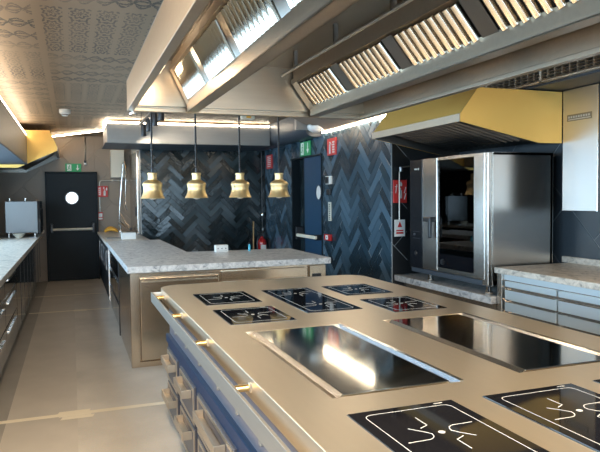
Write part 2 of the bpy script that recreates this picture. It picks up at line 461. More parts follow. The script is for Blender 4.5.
# right wall of teal herringbone tiles, with the doorway
w = MB()
w.box(3.42,3.62,9.69,11.22,0,CZ); w.box(3.42,3.62,6.30,8.37,0,CZ); w.box(3.42,3.62,8.37,9.69,2.19,CZ); w.box(3.56,3.62,8.37,9.69,0,2.19)
w = w.build('wall_right','grout',smooth=False); struct(w, 'blue teal herringbone tiled wall with the blue door', 'wall')
h = herringbone('wall_right_tiles','tile',[(9.69,11.21,0,2.46),(6.305,8.37,0,2.47),(8.37,9.69,2.19,2.46)], mapX(3.42), (-1,0,0), W=.102, n=4, gap=.006, tilt=.02, phase=(6.89,.02), seed=9)
h.parent = w; h.location = -Vector(w.location); h['kind'] = 'structure'
h = herringbone('doorway_tiles','tile_black',[(9.16,9.68,0,2.18)], mapX(3.555), (-1,0,0), W=.102, n=4, tilt=.02, phase=(6.89,.02), seed=10)
h.parent = w; h.location = -Vector(w.location); h['kind'] = 'structure'
# niche wall beside the oven and the wall behind the right hand counter
w = B(3.63,4.5,6.30,6.50,0,CZ).build('wall_niche','grout_dark',smooth=False); struct(w, 'black tiled return wall beside the oven', 'wall')
h = herringbone('wall_niche_tiles','slab_black',[(3.43,4.30,0,CZ)], mapY(6.30), (0,-1,0), W=.42, n=2, gap=.006, lift=.004, phase=(3.75,.1), seed=12)
h.parent = w; h.location = -Vector(w.location); h['kind'] = 'structure'
w = B(4.32,4.5,-2.6,6.29,0,CZ).build('wall_kitchen','grout',smooth=False); struct(w, 'slate blue tiled wall above the steel drawer counter', 'wall')
h = herringbone('wall_kitchen_tiles','slab_blue',[(-2.5,6.29,0,CZ)], mapX(4.32), (-1,0,0), W=.46, n=2, gap=.005, lift=.004, phase=(4.25,.5), seed=13)
h.parent = w; h.location = -Vector(w.location); h['kind'] = 'structure'

# ------------------------------------------------------------------ bulkheads and light strips (trim)
t = thing('trim_1','grey metal bulkhead across the bar with a lit top edge','bulkhead',(.55,10.0,2.43),kind='structure')
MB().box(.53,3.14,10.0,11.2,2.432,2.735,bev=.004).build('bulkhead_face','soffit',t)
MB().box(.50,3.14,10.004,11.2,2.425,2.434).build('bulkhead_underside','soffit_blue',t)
MB().box(.54,3.13,9.985,10.02,2.737,2.757).build('light_strip','led',t)
MB().box(.515,.545,10.03,11.1,2.737,2.757).build('light_strip','led',t)
t = thing('trim_2','dark rounded bulkhead over the blue door','bulkhead',(3.3,8.4,2.43),kind='structure')
pr = [(3.41,2.44),(3.30,2.43)] + [(3.30-.15*math.sin(a*PI/2/8), 2.58-.15*math.cos(a*PI/2/8)) for a in range(1,9)] + [(3.15,2.79),(3.41,2.79)]
MB().prism(pr,'y',8.38,11.21).build('bulkhead_face','soffit_blue',t)
MB().box(3.0,3.4,8.30,8.375,2.52,2.79).build('end_panel','soffit',t)
t = thing('trim_3','brown sloping soffit above the teal wall with a glowing edge','bulkhead',(3.2,6.3,2.48),kind='structure')
MB().prism([(3.385,2.50),(3.36,2.495),(2.70,2.775),(2.70,2.795),(3.41,2.795)],'y',6.30,8.29).build('soffit_panel','slope',t)
MB().box(3.384,3.408,6.31,8.29,2.472,2.490).build('light_strip','led_strong',t)
# bulkhead with grille over the right hand counter
t = thing('trim_4','dark bulkhead with long air grilles above the steel counter','bulkhead',(3.9,3.0,2.44),kind='structure')
MB().box(3.62,4.31,-2.5,6.28,2.445,2.79).build('bulkhead_face','soffit_blue',t)
g = MB()
y = 6.2
while y > -2.3:
    y2 = y-.70
    g.box(3.585,3.62,y2,y,2.465,2.478); g.box(3.585,3.62,y2,y,2.752,2.765)
    g.box(3.585,3.62,y2,y2+.012,2.465,2.765); g.box(3.585,3.62,y-.012,y,2.465,2.765)
    for k in range(11): g.prism([(3.588,2.487+k*.024),(3.612,2.479+k*.024),(3.614,2.484+k*.024),(3.590,2.492+k*.024)],'y',y2,y)
    for k in range(1,9): g.box(3.59,3.615,y2+k*.078-.002,y2+k*.078+.002,2.478,2.752)
    y -= .70
g.build('air_grille','trim',t,smooth=False)
# left soffit above the drawer counter
t = thing('trim_5','grey metal bulkhead over the drawer counter with a lit top edge','bulkhead',(-1.0,6.0,2.14),kind='structure')
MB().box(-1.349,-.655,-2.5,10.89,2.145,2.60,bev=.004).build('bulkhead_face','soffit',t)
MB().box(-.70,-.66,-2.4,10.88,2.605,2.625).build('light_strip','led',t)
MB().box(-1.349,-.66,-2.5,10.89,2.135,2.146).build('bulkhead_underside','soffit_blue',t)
# slim light batten across the ceiling corner
t = thing('light_batten','slim glowing linear batten under the ceiling in front of the far wall','light',(-.33,12.7,2.76))
MB().tube([(-.33,12.72,2.765),(.52,11.46,2.765)],.011,8).build('lamp_tube','led_strong',t)
MB().tube([(-.36,12.76,2.785),(.56,11.42,2.785)],.014,6).build('housing','white',t)

# ------------------------------------------------------------------ doors
d = thing('door_1','dark fire door with round porthole and push bar at the aisle end','door',(0,12.85,0),kind='structure')
MB().box(-.448,.448,12.80,12.85,.01,2.075,bev=.004).build('leaf','darkdoor',d)
f = MB(); f.box(-.475,-.45,12.785,12.87,0,2.105); f.box(.45,.475,12.785,12.87,0,2.105); f.box(-.475,.475,12.785,12.87,2.078,2.105); f.build('frame','darkdoor',d)
ph = MB().lathe([(.0,-.0),(.104,0)],(0,12.795,1.60),32,'y').build('porthole','daylight',d)
MB().lathe([(.104,-.012),(.122,-.012),(.125,.004),(.104,.004)],(0,12.797,1.60),32,'y').build('porthole_rim','darksteel',ph)
pb = MB().tube([(-.36,12.70,.997),(.36,12.70,.997)],.026,10).build('push_bar','cream',d)
MB().box(-.40,-.35,12.69,12.80,.93,1.11,bev=.008).box(.35,.40,12.69,12.80,.93,1.11,bev=.008).build('bracket','black',pb)
d = thing('door_2','blue door with round porthole and pale push bar in the teal wall','door',(3.45,8.8,0),kind='structure')
MB().box(3.43,3.48,8.40,9.15,.01,2.17,bev=.004).build('leaf','bluedoor',d)
f = MB(); f.box(3.405,3.555,9.66,9.69,0,2.19); f.box(3.405,3.555,8.371,8.40,0,2.19); f.box(3.405,3.555,8.371,9.69,2.17,2.195); f.box(3.43,3.49,9.15,9.18,0,2.17); f.build('frame','darkdoor',d)
ph = MB().lathe([(0,0),(.103,0)],(3.424,8.53,1.63),32,'x').build('porthole','white',d)
MB().lathe([(.103,-.014),(.120,-.014),(.122,.006),(.103,.006)],(3.426,8.53,1.63),32,'x').build('porthole_rim','bluedoor',ph)
pb = MB().box(3.30,3.345,8.41,9.22,.945,.995,bev=.012).build('push_bar','cream',d)
MB().box(3.30,3.43,9.19,9.25,.90,1.10,bev=.01).box(3.31,3.43,8.42,8.46,.93,1.01,bev=.006).build('bracket','black',pb)

# ================================================================== COOKING ISLAND
isl = thing('cooking_island','long steel cooking island with navy drawer base and brass posted handrail','cooking island',(1.43,3.0,0))
IX0,IX1,IY0,IY1 = .600,2.275,-.6,4.80
def rounded_outline(x0,x1,y0,y1,r,n=8):
    pts = [(x0,y0),(x1,y0)]
    pts += [(x1-r+r*math.cos(a*PI/2/n), y1-r+r*math.sin(a*PI/2/n)) for a in range(n+1)]
    pts += [(x0+r-r*math.sin(a*PI/2/n), y1-r+r*math.cos(a*PI/2/n)) for a in range(n+1)]
    return pts
def boolean_cut(o, cutters):
    for c in cutters:
        md = o.modifiers.new('cut','BOOLEAN'); md.operation = 'DIFFERENCE'; md.solver = 'EXACT'; md.object = c
    dg = bpy.context.evaluated_depsgraph_get(); me = bpy.data.meshes.new_from_object(o.evaluated_get(dg))
    o.modifiers.clear(); old = o.data; o.data = me; bpy.data.meshes.remove(old)
    for c in cutters: bpy.data.objects.remove(c)
GR = [(.784,1.292,1.855,2.945),(1.54,2.048,1.865,2.945)]
wt = MB().prism(rounded_outline(IX0,IX1,IY0,IY1,.16,12),'z',.818,.90,bev=.0025).build('worktop','top',isl)
cut = [MB().box(a,b,c,e,.865,.95).build('cutter','top') for a,b,c,e in GR]
bpy.context.view_layer.update()
boolean_cut(wt, cut)
# recessed carcass under the top
MB().prism(rounded_outline(.634,2.22,-.5,4.50,.02),'z',.59,.818).build('recess_panel','mauve',isl)
MB().box(.62,2.24,-.5,4.47,.02,.60,bev=.004).build('base_cabinet','navy',isl)
MB().box(.66,2.20,4.48,4.62,.03,.82,bev=.004).build('end_panel','steel',isl)
MB().box(.606,.622,-.5,4.465,.548,.602,bev=.003).build('top_band','navy',isl)
for yy in (3.32,2.86,2.50,2.15,3.74,4.15,1.8,1.45,1.1):
    MB().box(.618,.636,yy-.013,yy+.013,.655,.685,bev=.004).build('clip','rail',isl)
def drawer(y0,y1,z0,z1):
    dr = B(.608,.622,y0,y1,z0,z1,bev=.003).build('drawer','drawer',isl)
    t = MB(); a = .016
    i0,i1,j0,j1 = y0+.012,y1-.012,z0+.012,z1-.012
    t.box(.603,.610,i0,i1,j0,j0+a); t.box(.603,.610,i0,i1,j1-a,j1); t.box(.603,.610,i0,i0+a,j0+a,j1-a); t.box(.603,.610,i1-a,i1,j0+a,j1-a)
    t.build('trim_line','trim',dr,smooth=False)
    c = (y0+y1)/2; L = min(.30,(y1-y0)*.72)/2+ (.10 if y1-y0>.6 else 0); zc = z0+(z1-z0)*.72
    h = MB()
    h.box(.552,.562,c-L,c+L,zc-.024,zc+.024,bev=.003)
    h.box(.555,.608,c-L,c-L+.009,zc-.024,zc+.024,bev=.002); h.box(.555,.608,c+L-.009,c+L,zc-.024,zc+.024,bev=.002)
    h.box(.555,.608,c-L+.009,c+L-.009,zc-.024,zc-.017)
    h.build('handle','trim',dr)
for y0,y1 in ((4.0,4.43),(3.40,3.89),(2.49,3.31),(1.58,2.40),(.68,1.49)):
    drawer(y0,y1,.285,.512); drawer(y0,y1,.04,.275)
# handrail
rl = MB().box(.523,.535,-.5,4.62,.812,.880,bev=.0015).build('handrail','rail',isl)
MB().box(.523,.600,4.606,4.622,.83,.878,bev=.003).build('rail_end','white',rl)
for yy in (4.45,3.71,2.96,2.19,1.43,.68):
    MB().lathe([(.0,0),(.0135,0),(.0135,.075),(.0,.066)],(.534,yy,.862),14,'x').build('post','brass',rl)
    MB().box(.592,.603,yy-.015,yy+.015,.846,.878,bev=.002).build('post_foot','trim',rl)

# induction hobs
def hob_marks(o, x0,x1,y0,y1,zones,root):
    f = Flat((0,0,.9042), Matrix.Identity(3), .0006)
    W = .0021; m = .035
    def rrect(a,b,c,e,r=.025):
        f.line((a+r,c),(b-r,c),W); f.line((a+r,e),(b-r,e),W); f.line((a,c+r),(a,e-r),W); f.line((b,c+r),(b,e-r),W)
        for (cx,cy,a0) in ((a+r,c+r,PI),(b-r,c+r,1.5*PI),(b-r,e-r,0),(a+r,e-r,PI/2)):
            p = [(cx+r*math.cos(a0+k*PI/8), cy+r*math.sin(a0+k*PI/8)) for k in range(5)]
            for u,v in zip(p,p[1:]): f.line(u,v,W)
    rrect(x0+m,x1-m,y0+m,y1-m)
    for cx,cy in zones:
        f.disc(cx,cy,.010)
        for q in range(4):
            ca, sa = math.cos(q*PI/2), math.sin(q*PI/2)
            T = lambda p: (cx+p[0]*ca-p[1]*sa, cy+p[0]*sa+p[1]*ca)
            pts = [(.125,.035),(.062,.035)]+[(.062-.030*math.sin(k*PI/8),-.0+.035*math.cos(k*PI/8)) for k in range(1,8)][:4]+[(.045,-.02),(.075,-.055)]
            pts = [T(p) for p in pts]
            if q % 2 == 0:
                for u,v in zip(pts,pts[1:]): f.line(u,v,.0028)
            else:
                f.line(T((.125,.01)),T((.06,.01)),.0028); f.line(T((.06,.01)),T((.045,.04)),.0028)
    f.rect(x1-.075,x1-.045,y1-.018,y1-.014)
    f.build('zone_marks','white_line',root)
def hob(x0,x1,y0,y1,nz,label):
    h = thing('induction_hob',label,'hob',((x0+x1)/2,(y0+y1)/2,.900),group='induction hobs in the island top')
    MB().box(x0,x1,y0,y1,.9003,.904,bev=.0012).build('glass_plate','blackglass',h)
    MB().box(x0-.003,x1+.003,y0-.003,y1+.003,.9001,.9010).build('rim','darksteel',h)
    zs = [((x0+x1)/2, y0+(y1-y0)*(2*k+1)/(2*nz)) for k in range(nz)]
    hob_marks(h,x0,x1,y0,y1,zs,h)
hob(.762,1.118,3.77,4.235,1,'square black induction hob in the island corner by the handrail end')
hob(.760,1.120,3.135,3.585,1,'square black induction hob between the corner hob and the griddle beside the handrail')
hob(1.245,1.590,3.29,4.215,2,'long two zone black induction hob in the middle of the far end')
hob(1.707,2.055,3.77,4.220,1,'square black induction hob in the far corner towards the teal wall')
hob(1.712,2.055,3.115,3.580,1,'square black induction hob behind the griddle on the oven side')
hob(.765,1.130,.78,1.690,2,'long black induction hob in front of the reflecting griddle beside the handrail')
hob(1.247,1.612,.78,1.682,2,'long black induction hob in front of the gap between both griddles')
hob(1.712,2.065,.78,1.682,2,'black induction hob barely in view in front of the griddle on the oven side')
# griddles
for k,(a,b,c,e) in enumerate(GR):
    g = thing('griddle',('polished steel griddle plate beside the handrail, reflecting the herringbone tiles' if k==0 else 'polished steel griddle plate on the oven side of the island'),'griddle',((a+b)/2,(c+e)/2,.865),group='griddles sunk in the island top')
    MB().box(a+.002,b-.002,c+.002,e-.002,.8655,.870).build('drip_tray','steel_x',g)
    MB().box(a+.046,b-.046,c+.018,e-.022,.870,.9020,bev=.003).build('cooking_plate','mirror',g)
    MB().prism([(a+.027,.871),(a+.029,.889),(a+.0445,.9035),(a+.0455,.9035),(a+.0455,.871)],'y',c+.018,e-.022).build('edge_lip','handleblue',g)
    MB().prism([(b-.028,.871),(b-.010,.902),(b+.003,.9035),(b+.003,.9005),(b-.003,.9005),(b-.003,.871)],'y',c+.003,e-.003).build('edge_lip','handleblue',g)

# ================================================================== BAR COUNTER (L shaped granite on steel)
L = [(.455,5.84),(2.470,5.84),(2.475,7.12),(1.242,7.22),(1.242,9.62),(.455,9.62)]
tag(MB().prism(L,'z',.882,.943,bev=.005).build('granite_worktop','granite'), 'pale grey granite L shaped worktop under the hanging brass lamps','worktop')
bc = thing('bar_cabinet','brushed steel base of the granite bar with doors and drawers','cabinet',(1.4,6.4,0))
MB().prism([(.52,5.90),(2.42,5.90),(2.42,7.06),(1.20,7.16),(1.20,9.55),(.52,9.55)],'z',.04,.88).build('carcass','barsteel',bc)
MB().box(.478,.555,5.866,5.93,0,.88,bev=.004).build('corner_post','barsteel',bc)
dp = MB().box(.565,1.315,5.868,5.90,.055,.835,bev=.012,seg=3).build('door','barsteel',bc)
MB().box(.575,1.305,5.862,5.869,.790,.800,bev=.002).build('grip_edge','chrome',dp)
MB().box(.54,2.42,5.872,5.90,0,.048).build('plinth','barsteel',bc)
MB().box(1.335,2.205,5.865,5.90,.765,.855,bev=.004).build('drawer','barsteel',bc)
MB().box(1.335,2.205,5.865,5.90,.42,.750,bev=.004).build('drawer','barsteel',bc)
MB().box(1.335,2.205,5.865,5.90,.06,.405,bev=.004).build('drawer','barsteel',bc)
lg = MB().box(2.245,2.42,5.862,5.90,.05,.868,bev=.004).build('end_post','barsteel',bc)
v = MB().box(2.27,2.365,5.856,5.863,.745,.785)
for k in range(4): v.box(2.275,2.36,5.852,5.857,.750+k*.009,.754+k*.009)
v.build('vent','black',lg)
MB().box(.480,.52,5.93,7.34,.02,.88,bev=.003).build('side_panel','barsteel',bc)
MB().box(.500,.52,7.34,9.56,.02,.88).build('side_frame','black',bc)
for y0,y1 in ((7.42,8.08),(8.12,8.78),(8.82,9.48)):
    for z0,z1 in ((.62,.85),(.36,.59),(.07,.33)):
        dr = MB().box(.485,.502,y0,y1,z0,z1,bev=.003).build('drawer','cabfront',bc)
        MB().box(.480,.486,y0+.02,y1-.02,z1-.022,z1-.010,bev=.002).build('grip_edge','handleblue',dr)
MB().box(.474,.500,7.345,7.40,.0,.88,bev=.003).build('upright','black',bc)
MB().box(.474,.500,9.50,9.56,.0,.88,bev=.003).build('upright','handleblue',bc)
# things on the bar
so = thing('socket_block','white socket block standing on the back edge of the granite bar','socket',(1.60,7.02,.943))
MB().box(1.525,1.675,6.985,7.055,.943,1.025,bev=.006).build('housing','white',so)
f = Flat((1.60,6.985,.985),FACE_Y)
for u in (-.045,.0,.045): f.disc(u,0,.007)
f.rect(-.06,.06,-.03,-.027); f.build('socket_holes','drawer',so)
tag(MB().lathe([(0,0),(.014,0),(.014,.06),(.008,.068),(.008,.08),(0,.08)],(1.93,7.0,.943),14).build('small_bottle','cyan'),'tiny cyan bottle standing on the granite bar behind the brass lamps','bottle')

# ================================================================== HANGING BRASS LAMPS
def lamp(label, x=None):
    t = thing('heat_lamp',label,'lamp',(0.79,6.6,1.565),group='brass bell heat lamps over the bar')
    prof = [(.120,.0),(.123,.004),(.121,.010),(.110,.030),(.101,.055),(.094,.080),(.092,.100),(.097,.125),(.102,.142),(.101,.156),(.090,.170),(.068,.182),(.050,.192),(.042,.202),(.040,.225),(.041,.243),(.049,.250),(.050,.262),(.046,.268),(.020,.270)]
    inner = [(r-.004,max(h,.002)) for r,h in reversed(prof) if r>.045]
    MB().lathe(prof+[(.0,.271)]+[], (.79,6.6,1.565),36).build('bell_shade','bell',t)
    MB().lathe(inner,(.79,6.6,1.565),36).build('inner_shade','bell',t)
    MB().lathe([(0,-.012),(.030,-.006),(.048,.012),(.052,.035),(.040,.065),(.02,.09),(0,.095)],(.79,6.6,1.565),20).build('bulb','bulb',t)
    MB().lathe([(.010,.270),(.012,.272),(.012,.315),(.007,.325),(0,.325)],(.79,6.6,1.565),12).build('connector','soffit_blue',t)
    p = []
    z = .32
    while z < CZ-1.565-.02:
        p += [(.0085,z),(.0125,z+.010),(.0085,z+.020)]; z += .022
    MB().lathe(p,(.79,6.6,1.565),8).build('coiled_cord','black',t)
    MB().lathe([(0,CZ-1.567),(.05,CZ-1.567),(.05,CZ-1.60),(.012,CZ-1.61),(0,CZ-1.61)],(.79,6.6,1.565),20).build('ceiling_rose','black',t)
    return t
l0 = lamp('brass bell lamp at the aisle end of the row over the bar')
for dx,lab in ((.458,'brass bell lamp second from the aisle, in front of the glinting tiles'),(.935,'brass bell lamp third from the aisle, above the white socket block'),(1.382,'brass bell lamp beside the fire extinguisher, last of the row towards the blue door')):
    c = copy_tree(l0,(dx,0,0)); c['label'] = lab
# track with spotlights
tr = thing('spotlight_track','dark ceiling track carrying small black cylinder spotlights','light track',(.97,8.2,2.64))
MB().box(.945,.985,7.1,9.4,2.64,2.665,bev=.003).build('track','slope',tr)
MB().tube([(.965,7.3,2.66),(.965,7.3,2.80)],.006,6).tube([(.965,9.2,2.66),(.965,9.2,2.80)],.006,6).build('hanger','black',tr)
sp0 = None
labs = ['black cylinder spotlight on the track, farthest from the hood','black cylinder spotlight on the track, second from its far end','black cylinder spotlight on the track, third from its far end','black cylinder spotlight on the track, nearest the hood']
for y,lab in zip((9.15,8.52,7.86,7.3),labs):
    if sp0 is None:
        s = thing('track_spotlight',lab,'spotlight',(.985,9.15,2.46),group='black spotlights on the ceiling track')
        MB().lathe([(0,0),(.036,0),(.038,.004),(.038,.16),(.032,.165),(0,.165)],(.985,9.15,2.46),18).build('housing','black',s)
        MB().tube([(.985,9.15,2.62),(.975,9.15,2.655)],.009,8).build('stem','black',s)
        sp0 = s
    else:
        c = copy_tree(sp0,(0,y-9.15,0)); c['label'] = lab

# ================================================================== ISLAND HOOD
hd = thing('extractor_hood','large brushed steel extractor hood with baffle filters hanging over the cooking island','extractor hood',(1.355,2.5,2.2))
HX0,HX1,HY0,HY1 = .392,2.295,-.7,4.72
sk = MB()
sk.box(HX0+.003,HX0+.02,HY0,HY1,2.224,2.42); sk.box(HX1-.02,HX1-.003,HY0,HY1,2.224,2.42)
sk.box(HX0+.02,HX1-.02,HY1-.02,HY1-.003,2.224,2.42); sk.box(HX0+.02,HX1-.02,HY0+.003,HY0+.02,2.224,2.42)
sk.build('skirt','hoodsteel',hd)
rm = MB()
rm.box(HX0,HX0+.046,HY0,HY1,2.2,2.225,bev=.003); rm.box(HX1-.046,HX1,HY0,HY1,2.2,2.225,bev=.003)
rm.box(HX0,HX1,HY1-.046,HY1,2.2,2.225,bev=.003); rm.box(HX0,HX1,HY0,HY0+.046,2.2,2.225,bev=.003)
rm.build('rim','hoodsteel',hd)
# sloping cover from the skirt up to the roof panel
rf = MB()
i0,i1,j0,j1 = .56,2.15,HY0+.15,HY1-.06
def sheet(mb, a, b, c, e, th=.006):
    A = [Vector(p) for p in (a,b,c,e)]; n = (A[1]-A[0]).cross(A[2]-A[0]).normalized()*th
    bm = mb.bm; T = [bm.verts.new(p) for p in A]; D = [bm.verts.new(p+n) for p in A]
    bm.faces.new(T); bm.faces.new(list(reversed(D)))
    for i in range(4): bm.faces.new((T[i],D[i],D[(i+1)%4],T[(i+1)%4]))
sheet(rf,(HX0+.01,HY0,2.42),(HX0+.01,HY1,2.42),(i0,HY1-.01,2.58),(i0,HY0,2.58))
sheet(rf,(HX1-.01,HY0,2.42),(HX1-.01,HY1,2.42),(i1,HY1-.01,2.58),(i1,HY0,2.58))
rf.box(i0,i1,HY0,HY1-.01,2.575,2.60)
rf.box(HX0+.01,HX1-.01,HY0+.0,HY0+.02,2.41,2.59)
rf.build('roof_panel','hoodblank',hd)
MB().prism([(HX0+.02,2.24),(HX1-.02,2.24),(HX1-.02,2.42),(i1,2.575),(i0,2.575),(HX0+.02,2.42)],'y',HY1-.06,HY1-.021).build('end_panel','hoodsteel',hd)
MB().box(.95,1.75,1.2,2.2,2.60,CZ,bev=.004).build('duct','steel',hd)
rods = MB()
for x in (.62,2.09):
    for y in (-.3,1.8,4.2): rods.tube([(x,y,2.58),(x,y,CZ)],.008,8)
rods.build('hanger','steel',hd)
# two V plenums: troughs, filters, upper boxes
def plenum(cx, zu, dx):
    tx0,tx1 = cx-.04,cx+.04; zt = 2.275
    p = MB()
    p.box(tx0,tx1,HY0+.05,4.62,zt-.078,zt-.070,bev=.002)               # trough floor
    p.box(tx0,tx0+.006,HY0+.05,4.62,zt-.078,zt+.010); p.box(tx1-.006,tx1,HY0+.05,4.62,zt-.078,zt+.010)
    p.box(tx0,tx1,4.60,4.62,zt-.078,zt+.03)
    p.build('grease_trough','hoodsteel',hd)
    u = MB(); u.box(tx0-dx-.02,tx1+dx+.02,HY0+.05,4.63,zu+.012,zu+.045); u.box(tx0-dx,tx1+dx,HY0+.05,4.63,zu+.045,2.575)
    u.prism([(tx0,zt-.02),(tx1,zt-.02),(tx1+dx+.015,zu+.02),(tx0-dx-.015,zu+.02)],'y',4.52,4.63)
    u.build('plenum_box','hoodsteel',hd)
    # dark backing inside
    MB().prism([(tx0+.035,zt-.015),(tx1-.035,zt-.015),(tx1+dx-.035,zu),(tx0-dx+.035,zu)],'y',HY0+.06,4.51).build('plenum_core','black',hd)
    # filters on both faces
    for sgn in (-1,1):
        a = Vector(((tx0+.010) if sgn<0 else (tx1-.010), 0, zt)); b = Vector(((tx0-dx) if sgn<0 else (tx1+dx), 0, zu+.006))
        s = (b-a).normalized(); n = Vector((s.z*sgn if sgn<0 else s.z, 0, 0)); n = Vector((sgn*s.z, 0, -abs(s.x))).normalized()
        Ln = (b-a).length
        y = 4.50
        while y > HY0+.7:
            y1 = y; y0 = y-.60
            m = MB()
            nb = 9; pitch = .60/nb
            for k in range(nb):
                yc = y1-pitch*(k+.5); hw = pitch*.29
                prof = [(-hw,-.010),(-hw*.92,.010),(-hw*.5,.022),(0,.026),(hw*.5,.022),(hw*.92,.010),(hw,-.010)]
                V0 = [m.bm.verts.new(a+s*.010+Vector((0,yc+q,0))+n*w) for q,w in prof]
                V1 = [m.bm.verts.new(b-s*.010+Vector((0,yc+q,0))+n*w) for q,w in prof]
                for i in range(len(prof)-1): m.bm.faces.new((V0[i],V0[i+1],V1[i+1],V1[i])).smooth = True
                m.bm.faces.new(V0); m.bm.faces.new(list(reversed(V1)))
            fp = m.build('baffle_filter','baffle',hd)
            if sgn < 0:
                for hy in (y1-.15,y1-.45):
                    for fr in (.30,.72):
                        q = a+s*(Ln*fr)+n*.026
                        hb = MB().tube([q+Vector((0,-.04,0)), q+Vector((0,-.04,0))+n*.018, q+Vector((0,.04,0))+n*.018, q+Vector((0,.04,0))],.0035,6)
                        hb.build('handle','darksteel',fp)
            # flat blank panel between filters
            m = MB(); c0 = y0-.012; c1 = y0-.128
            P = [a+Vector((0,c0,0))+n*.006, b+Vector((0,c0,0))+n*.006, b+Vector((0,c1,0))+n*.006, a+Vector((0,c1,0))+n*.006]
            sheet(m,*P,th=.004); m.build('blank_panel','hoodblank',hd)
            y -= .74
plenum(.852,2.478,.098); plenum(1.82,2.432,.128)
# central services: box lights, pipe, nozzle
for y0 in (3.1,1.9,.7):
    lf = MB().box(1.22,1.34,y0,y0+1.05,2.535,2.575,bev=.006).build('light_fitting','steel',hd)
    MB().box(1.235,1.325,y0+.03,y0+1.02,2.525,2.537,bev=.004).build('diffuser','pad',lf)
MB().tube([(1.48,4.4,2.46),(1.48,-.4,2.46)],.011,10).build('pipe','rail',hd)
for yy in (4.1,3.4,2.7,2.0,1.3):
    MB().box(1.468,1.492,yy-.012,yy+.012,2.455,2.575).build('bracket','darksteel',hd)
MB().lathe([(0,-.05),(.018,-.05),(.024,-.04),(.024,-.02),(.012,-.015),(.012,.06),(0,.06)],(1.09,3.36,2.44),14).tube([(1.09,3.36,2.50),(1.09,3.36,2.575)],.008,8).build('nozzle','chrome',hd)
MB().prism([(.392,2.42),(.415,2.42),(.58,2.585),(.555,2.585)],'y',HY0,HY1-.01).build('side_slope','hoodblank',hd)
# glowing panels added out of view to light the hood and island
for i,(x,y,sx,sy) in enumerate(((.56,4.25,.06,.30),(1.30,.35,.30,.5),(1.30,-.35,.30,.5))):
    zz = 2.43 if i==0 else 2.565
    MB().box(x-sx/2,x+sx/2,y-sy/2,y+sy/2,zz-.008,zz+.006,bev=.003).build('fill_panel','fillglow',hd)
MB().lathe([(0,0),(.02,0),(.024,.006),(.024,.018),(.010,.022),(.010,.03),(0,.03)],(.430,4.68,2.172),14).build('corner_knob','chrome',hd)

# ================================================================== GOLD WALL HOODS
def gold_hood(name, label, prof, y0, y1, wallx, sgn, mirror_label=None):
    """prof: x,z of lip bottom, lip top, slope top, back top, back bottom, inner bottom"""
    (lbx,lbz),(ltx,ltz),(stx,stz),(btx,btz),(bbx,bbz),(ibx,ibz) = prof
    t = thing(name,label,'extractor hood',((lbx+btx)/2,(y0+y1)/2,bbz))
    th = .02
    out = [(lbx,lbz),(ltx,ltz),(stx,stz),(btx,btz),(bbx,bbz),(ibx,ibz)]
    MB().prism(out,'y',y0,y0+.012).build('side_panel','gold',t)
    MB().prism(out,'y',y1-.012,y1).build('side_panel','gold',t)
    MB().prism(out,'y',y0+.012,y0+.017).build('inner_liner','hoodblank',t); MB().prism(out,'y',y1-.017,y1-.012).build('inner_liner','hoodblank',t)
    f = MB()
    f.prism([(ltx,ltz),(stx,stz),(stx+.012*sgn,stz-.004),(ltx+.012*sgn,ltz-.002)],'y',y0+.012,y1-.012)
    f.prism([(stx,stz),(btx,btz),(btx,btz-.012),(stx+.008*sgn,stz-.012)],'y',y0+.012,y1-.012)
    f.build('slanted_front','gold',t)
    MB().box(min(lbx,lbx-.012*sgn),max(lbx,lbx-.012*sgn)+.0,y0-.004,y1+.004,lbz-.004,ltz+.004,bev=.002).build('front_lip','lip',t)
    r = MB()   # bottom frame following the tilted opening
    def bar(p,q,w):
        r.prism([(p[0],p[1]),(q[0],q[1]),(q[0],q[1]+w),(p[0],p[1]+w)],'y',y0+.012,y0+.05)
        r.prism([(p[0],p[1]),(q[0],q[1]),(q[0],q[1]+w),(p[0],p[1]+w)],'y',y1-.05,y1-.012)
    bar((lbx,lbz),(ibx,ibz),.02); bar((ibx,ibz),(bbx,bbz),.02)
    r.box(min(lbx,lbx+.04*sgn),max(lbx,lbx+.04*sgn),y0+.012,y1-.012,lbz+.0,lbz+.02)
    r.build('bottom_frame','hoodblank',t)
    # tilted filter bank inside
    a = Vector((ibx,0,ibz+.05)); b = Vector((lbx+.10*sgn,0,lbz+.06))
    s = (b-a).normalized(); nrm = Vector((-s.z*(1 if s.x>0 else -1),0,-abs(s.x)))
    nrm = Vector((s.z,0,-s.x)); 
    if nrm.z > 0: nrm = -nrm
    MB().prism([(ibx,ibz+.07),(lbx+.10*sgn,lbz+.09),(stx,stz-.03),(btx,btz-.03),(bbx,bbz+.03)],'y',y0+.02,y1-.02).build('plenum_core','darksteel',t)
    m = MB(); k = y0+.10
    while k < y1-.12:
        hw = .022; prof2 = [(-hw,0),(-hw*.7,.014),(0,.019),(hw*.7,.014),(hw,0)]
        V0 = [m.bm.verts.new(a+Vector((0,k+q,0))+nrm*w) for q,w in prof2]; V1 = [m.bm.verts.new(b+Vector((0,k+q,0))+nrm*w) for q,w in prof2]
        for i in range(4): m.bm.faces.new((V0[i],V0[i+1],V1[i+1],V1[i]))
        k += .085
    m.build('baffle_filter','darksteel',t)
    return t
gold_hood('wall_hood','gold wall hood with a slanted front above the tall steel oven',[(2.926,2.155),(2.926,2.212),(3.10,2.432),(3.95,2.432),(3.95,1.998),(3.715,1.996)],4.25,5.78,4.3,1)
gold_hood('wall_hood','gold wall hood above the small oven at the end of the drawer counter',[(-.205,2.365),(-.205,2.425),(-.31,2.69),(-1.34,2.68),(-1.34,2.085),(-.80,2.085)],10.9,12.82,-1.35,-1)

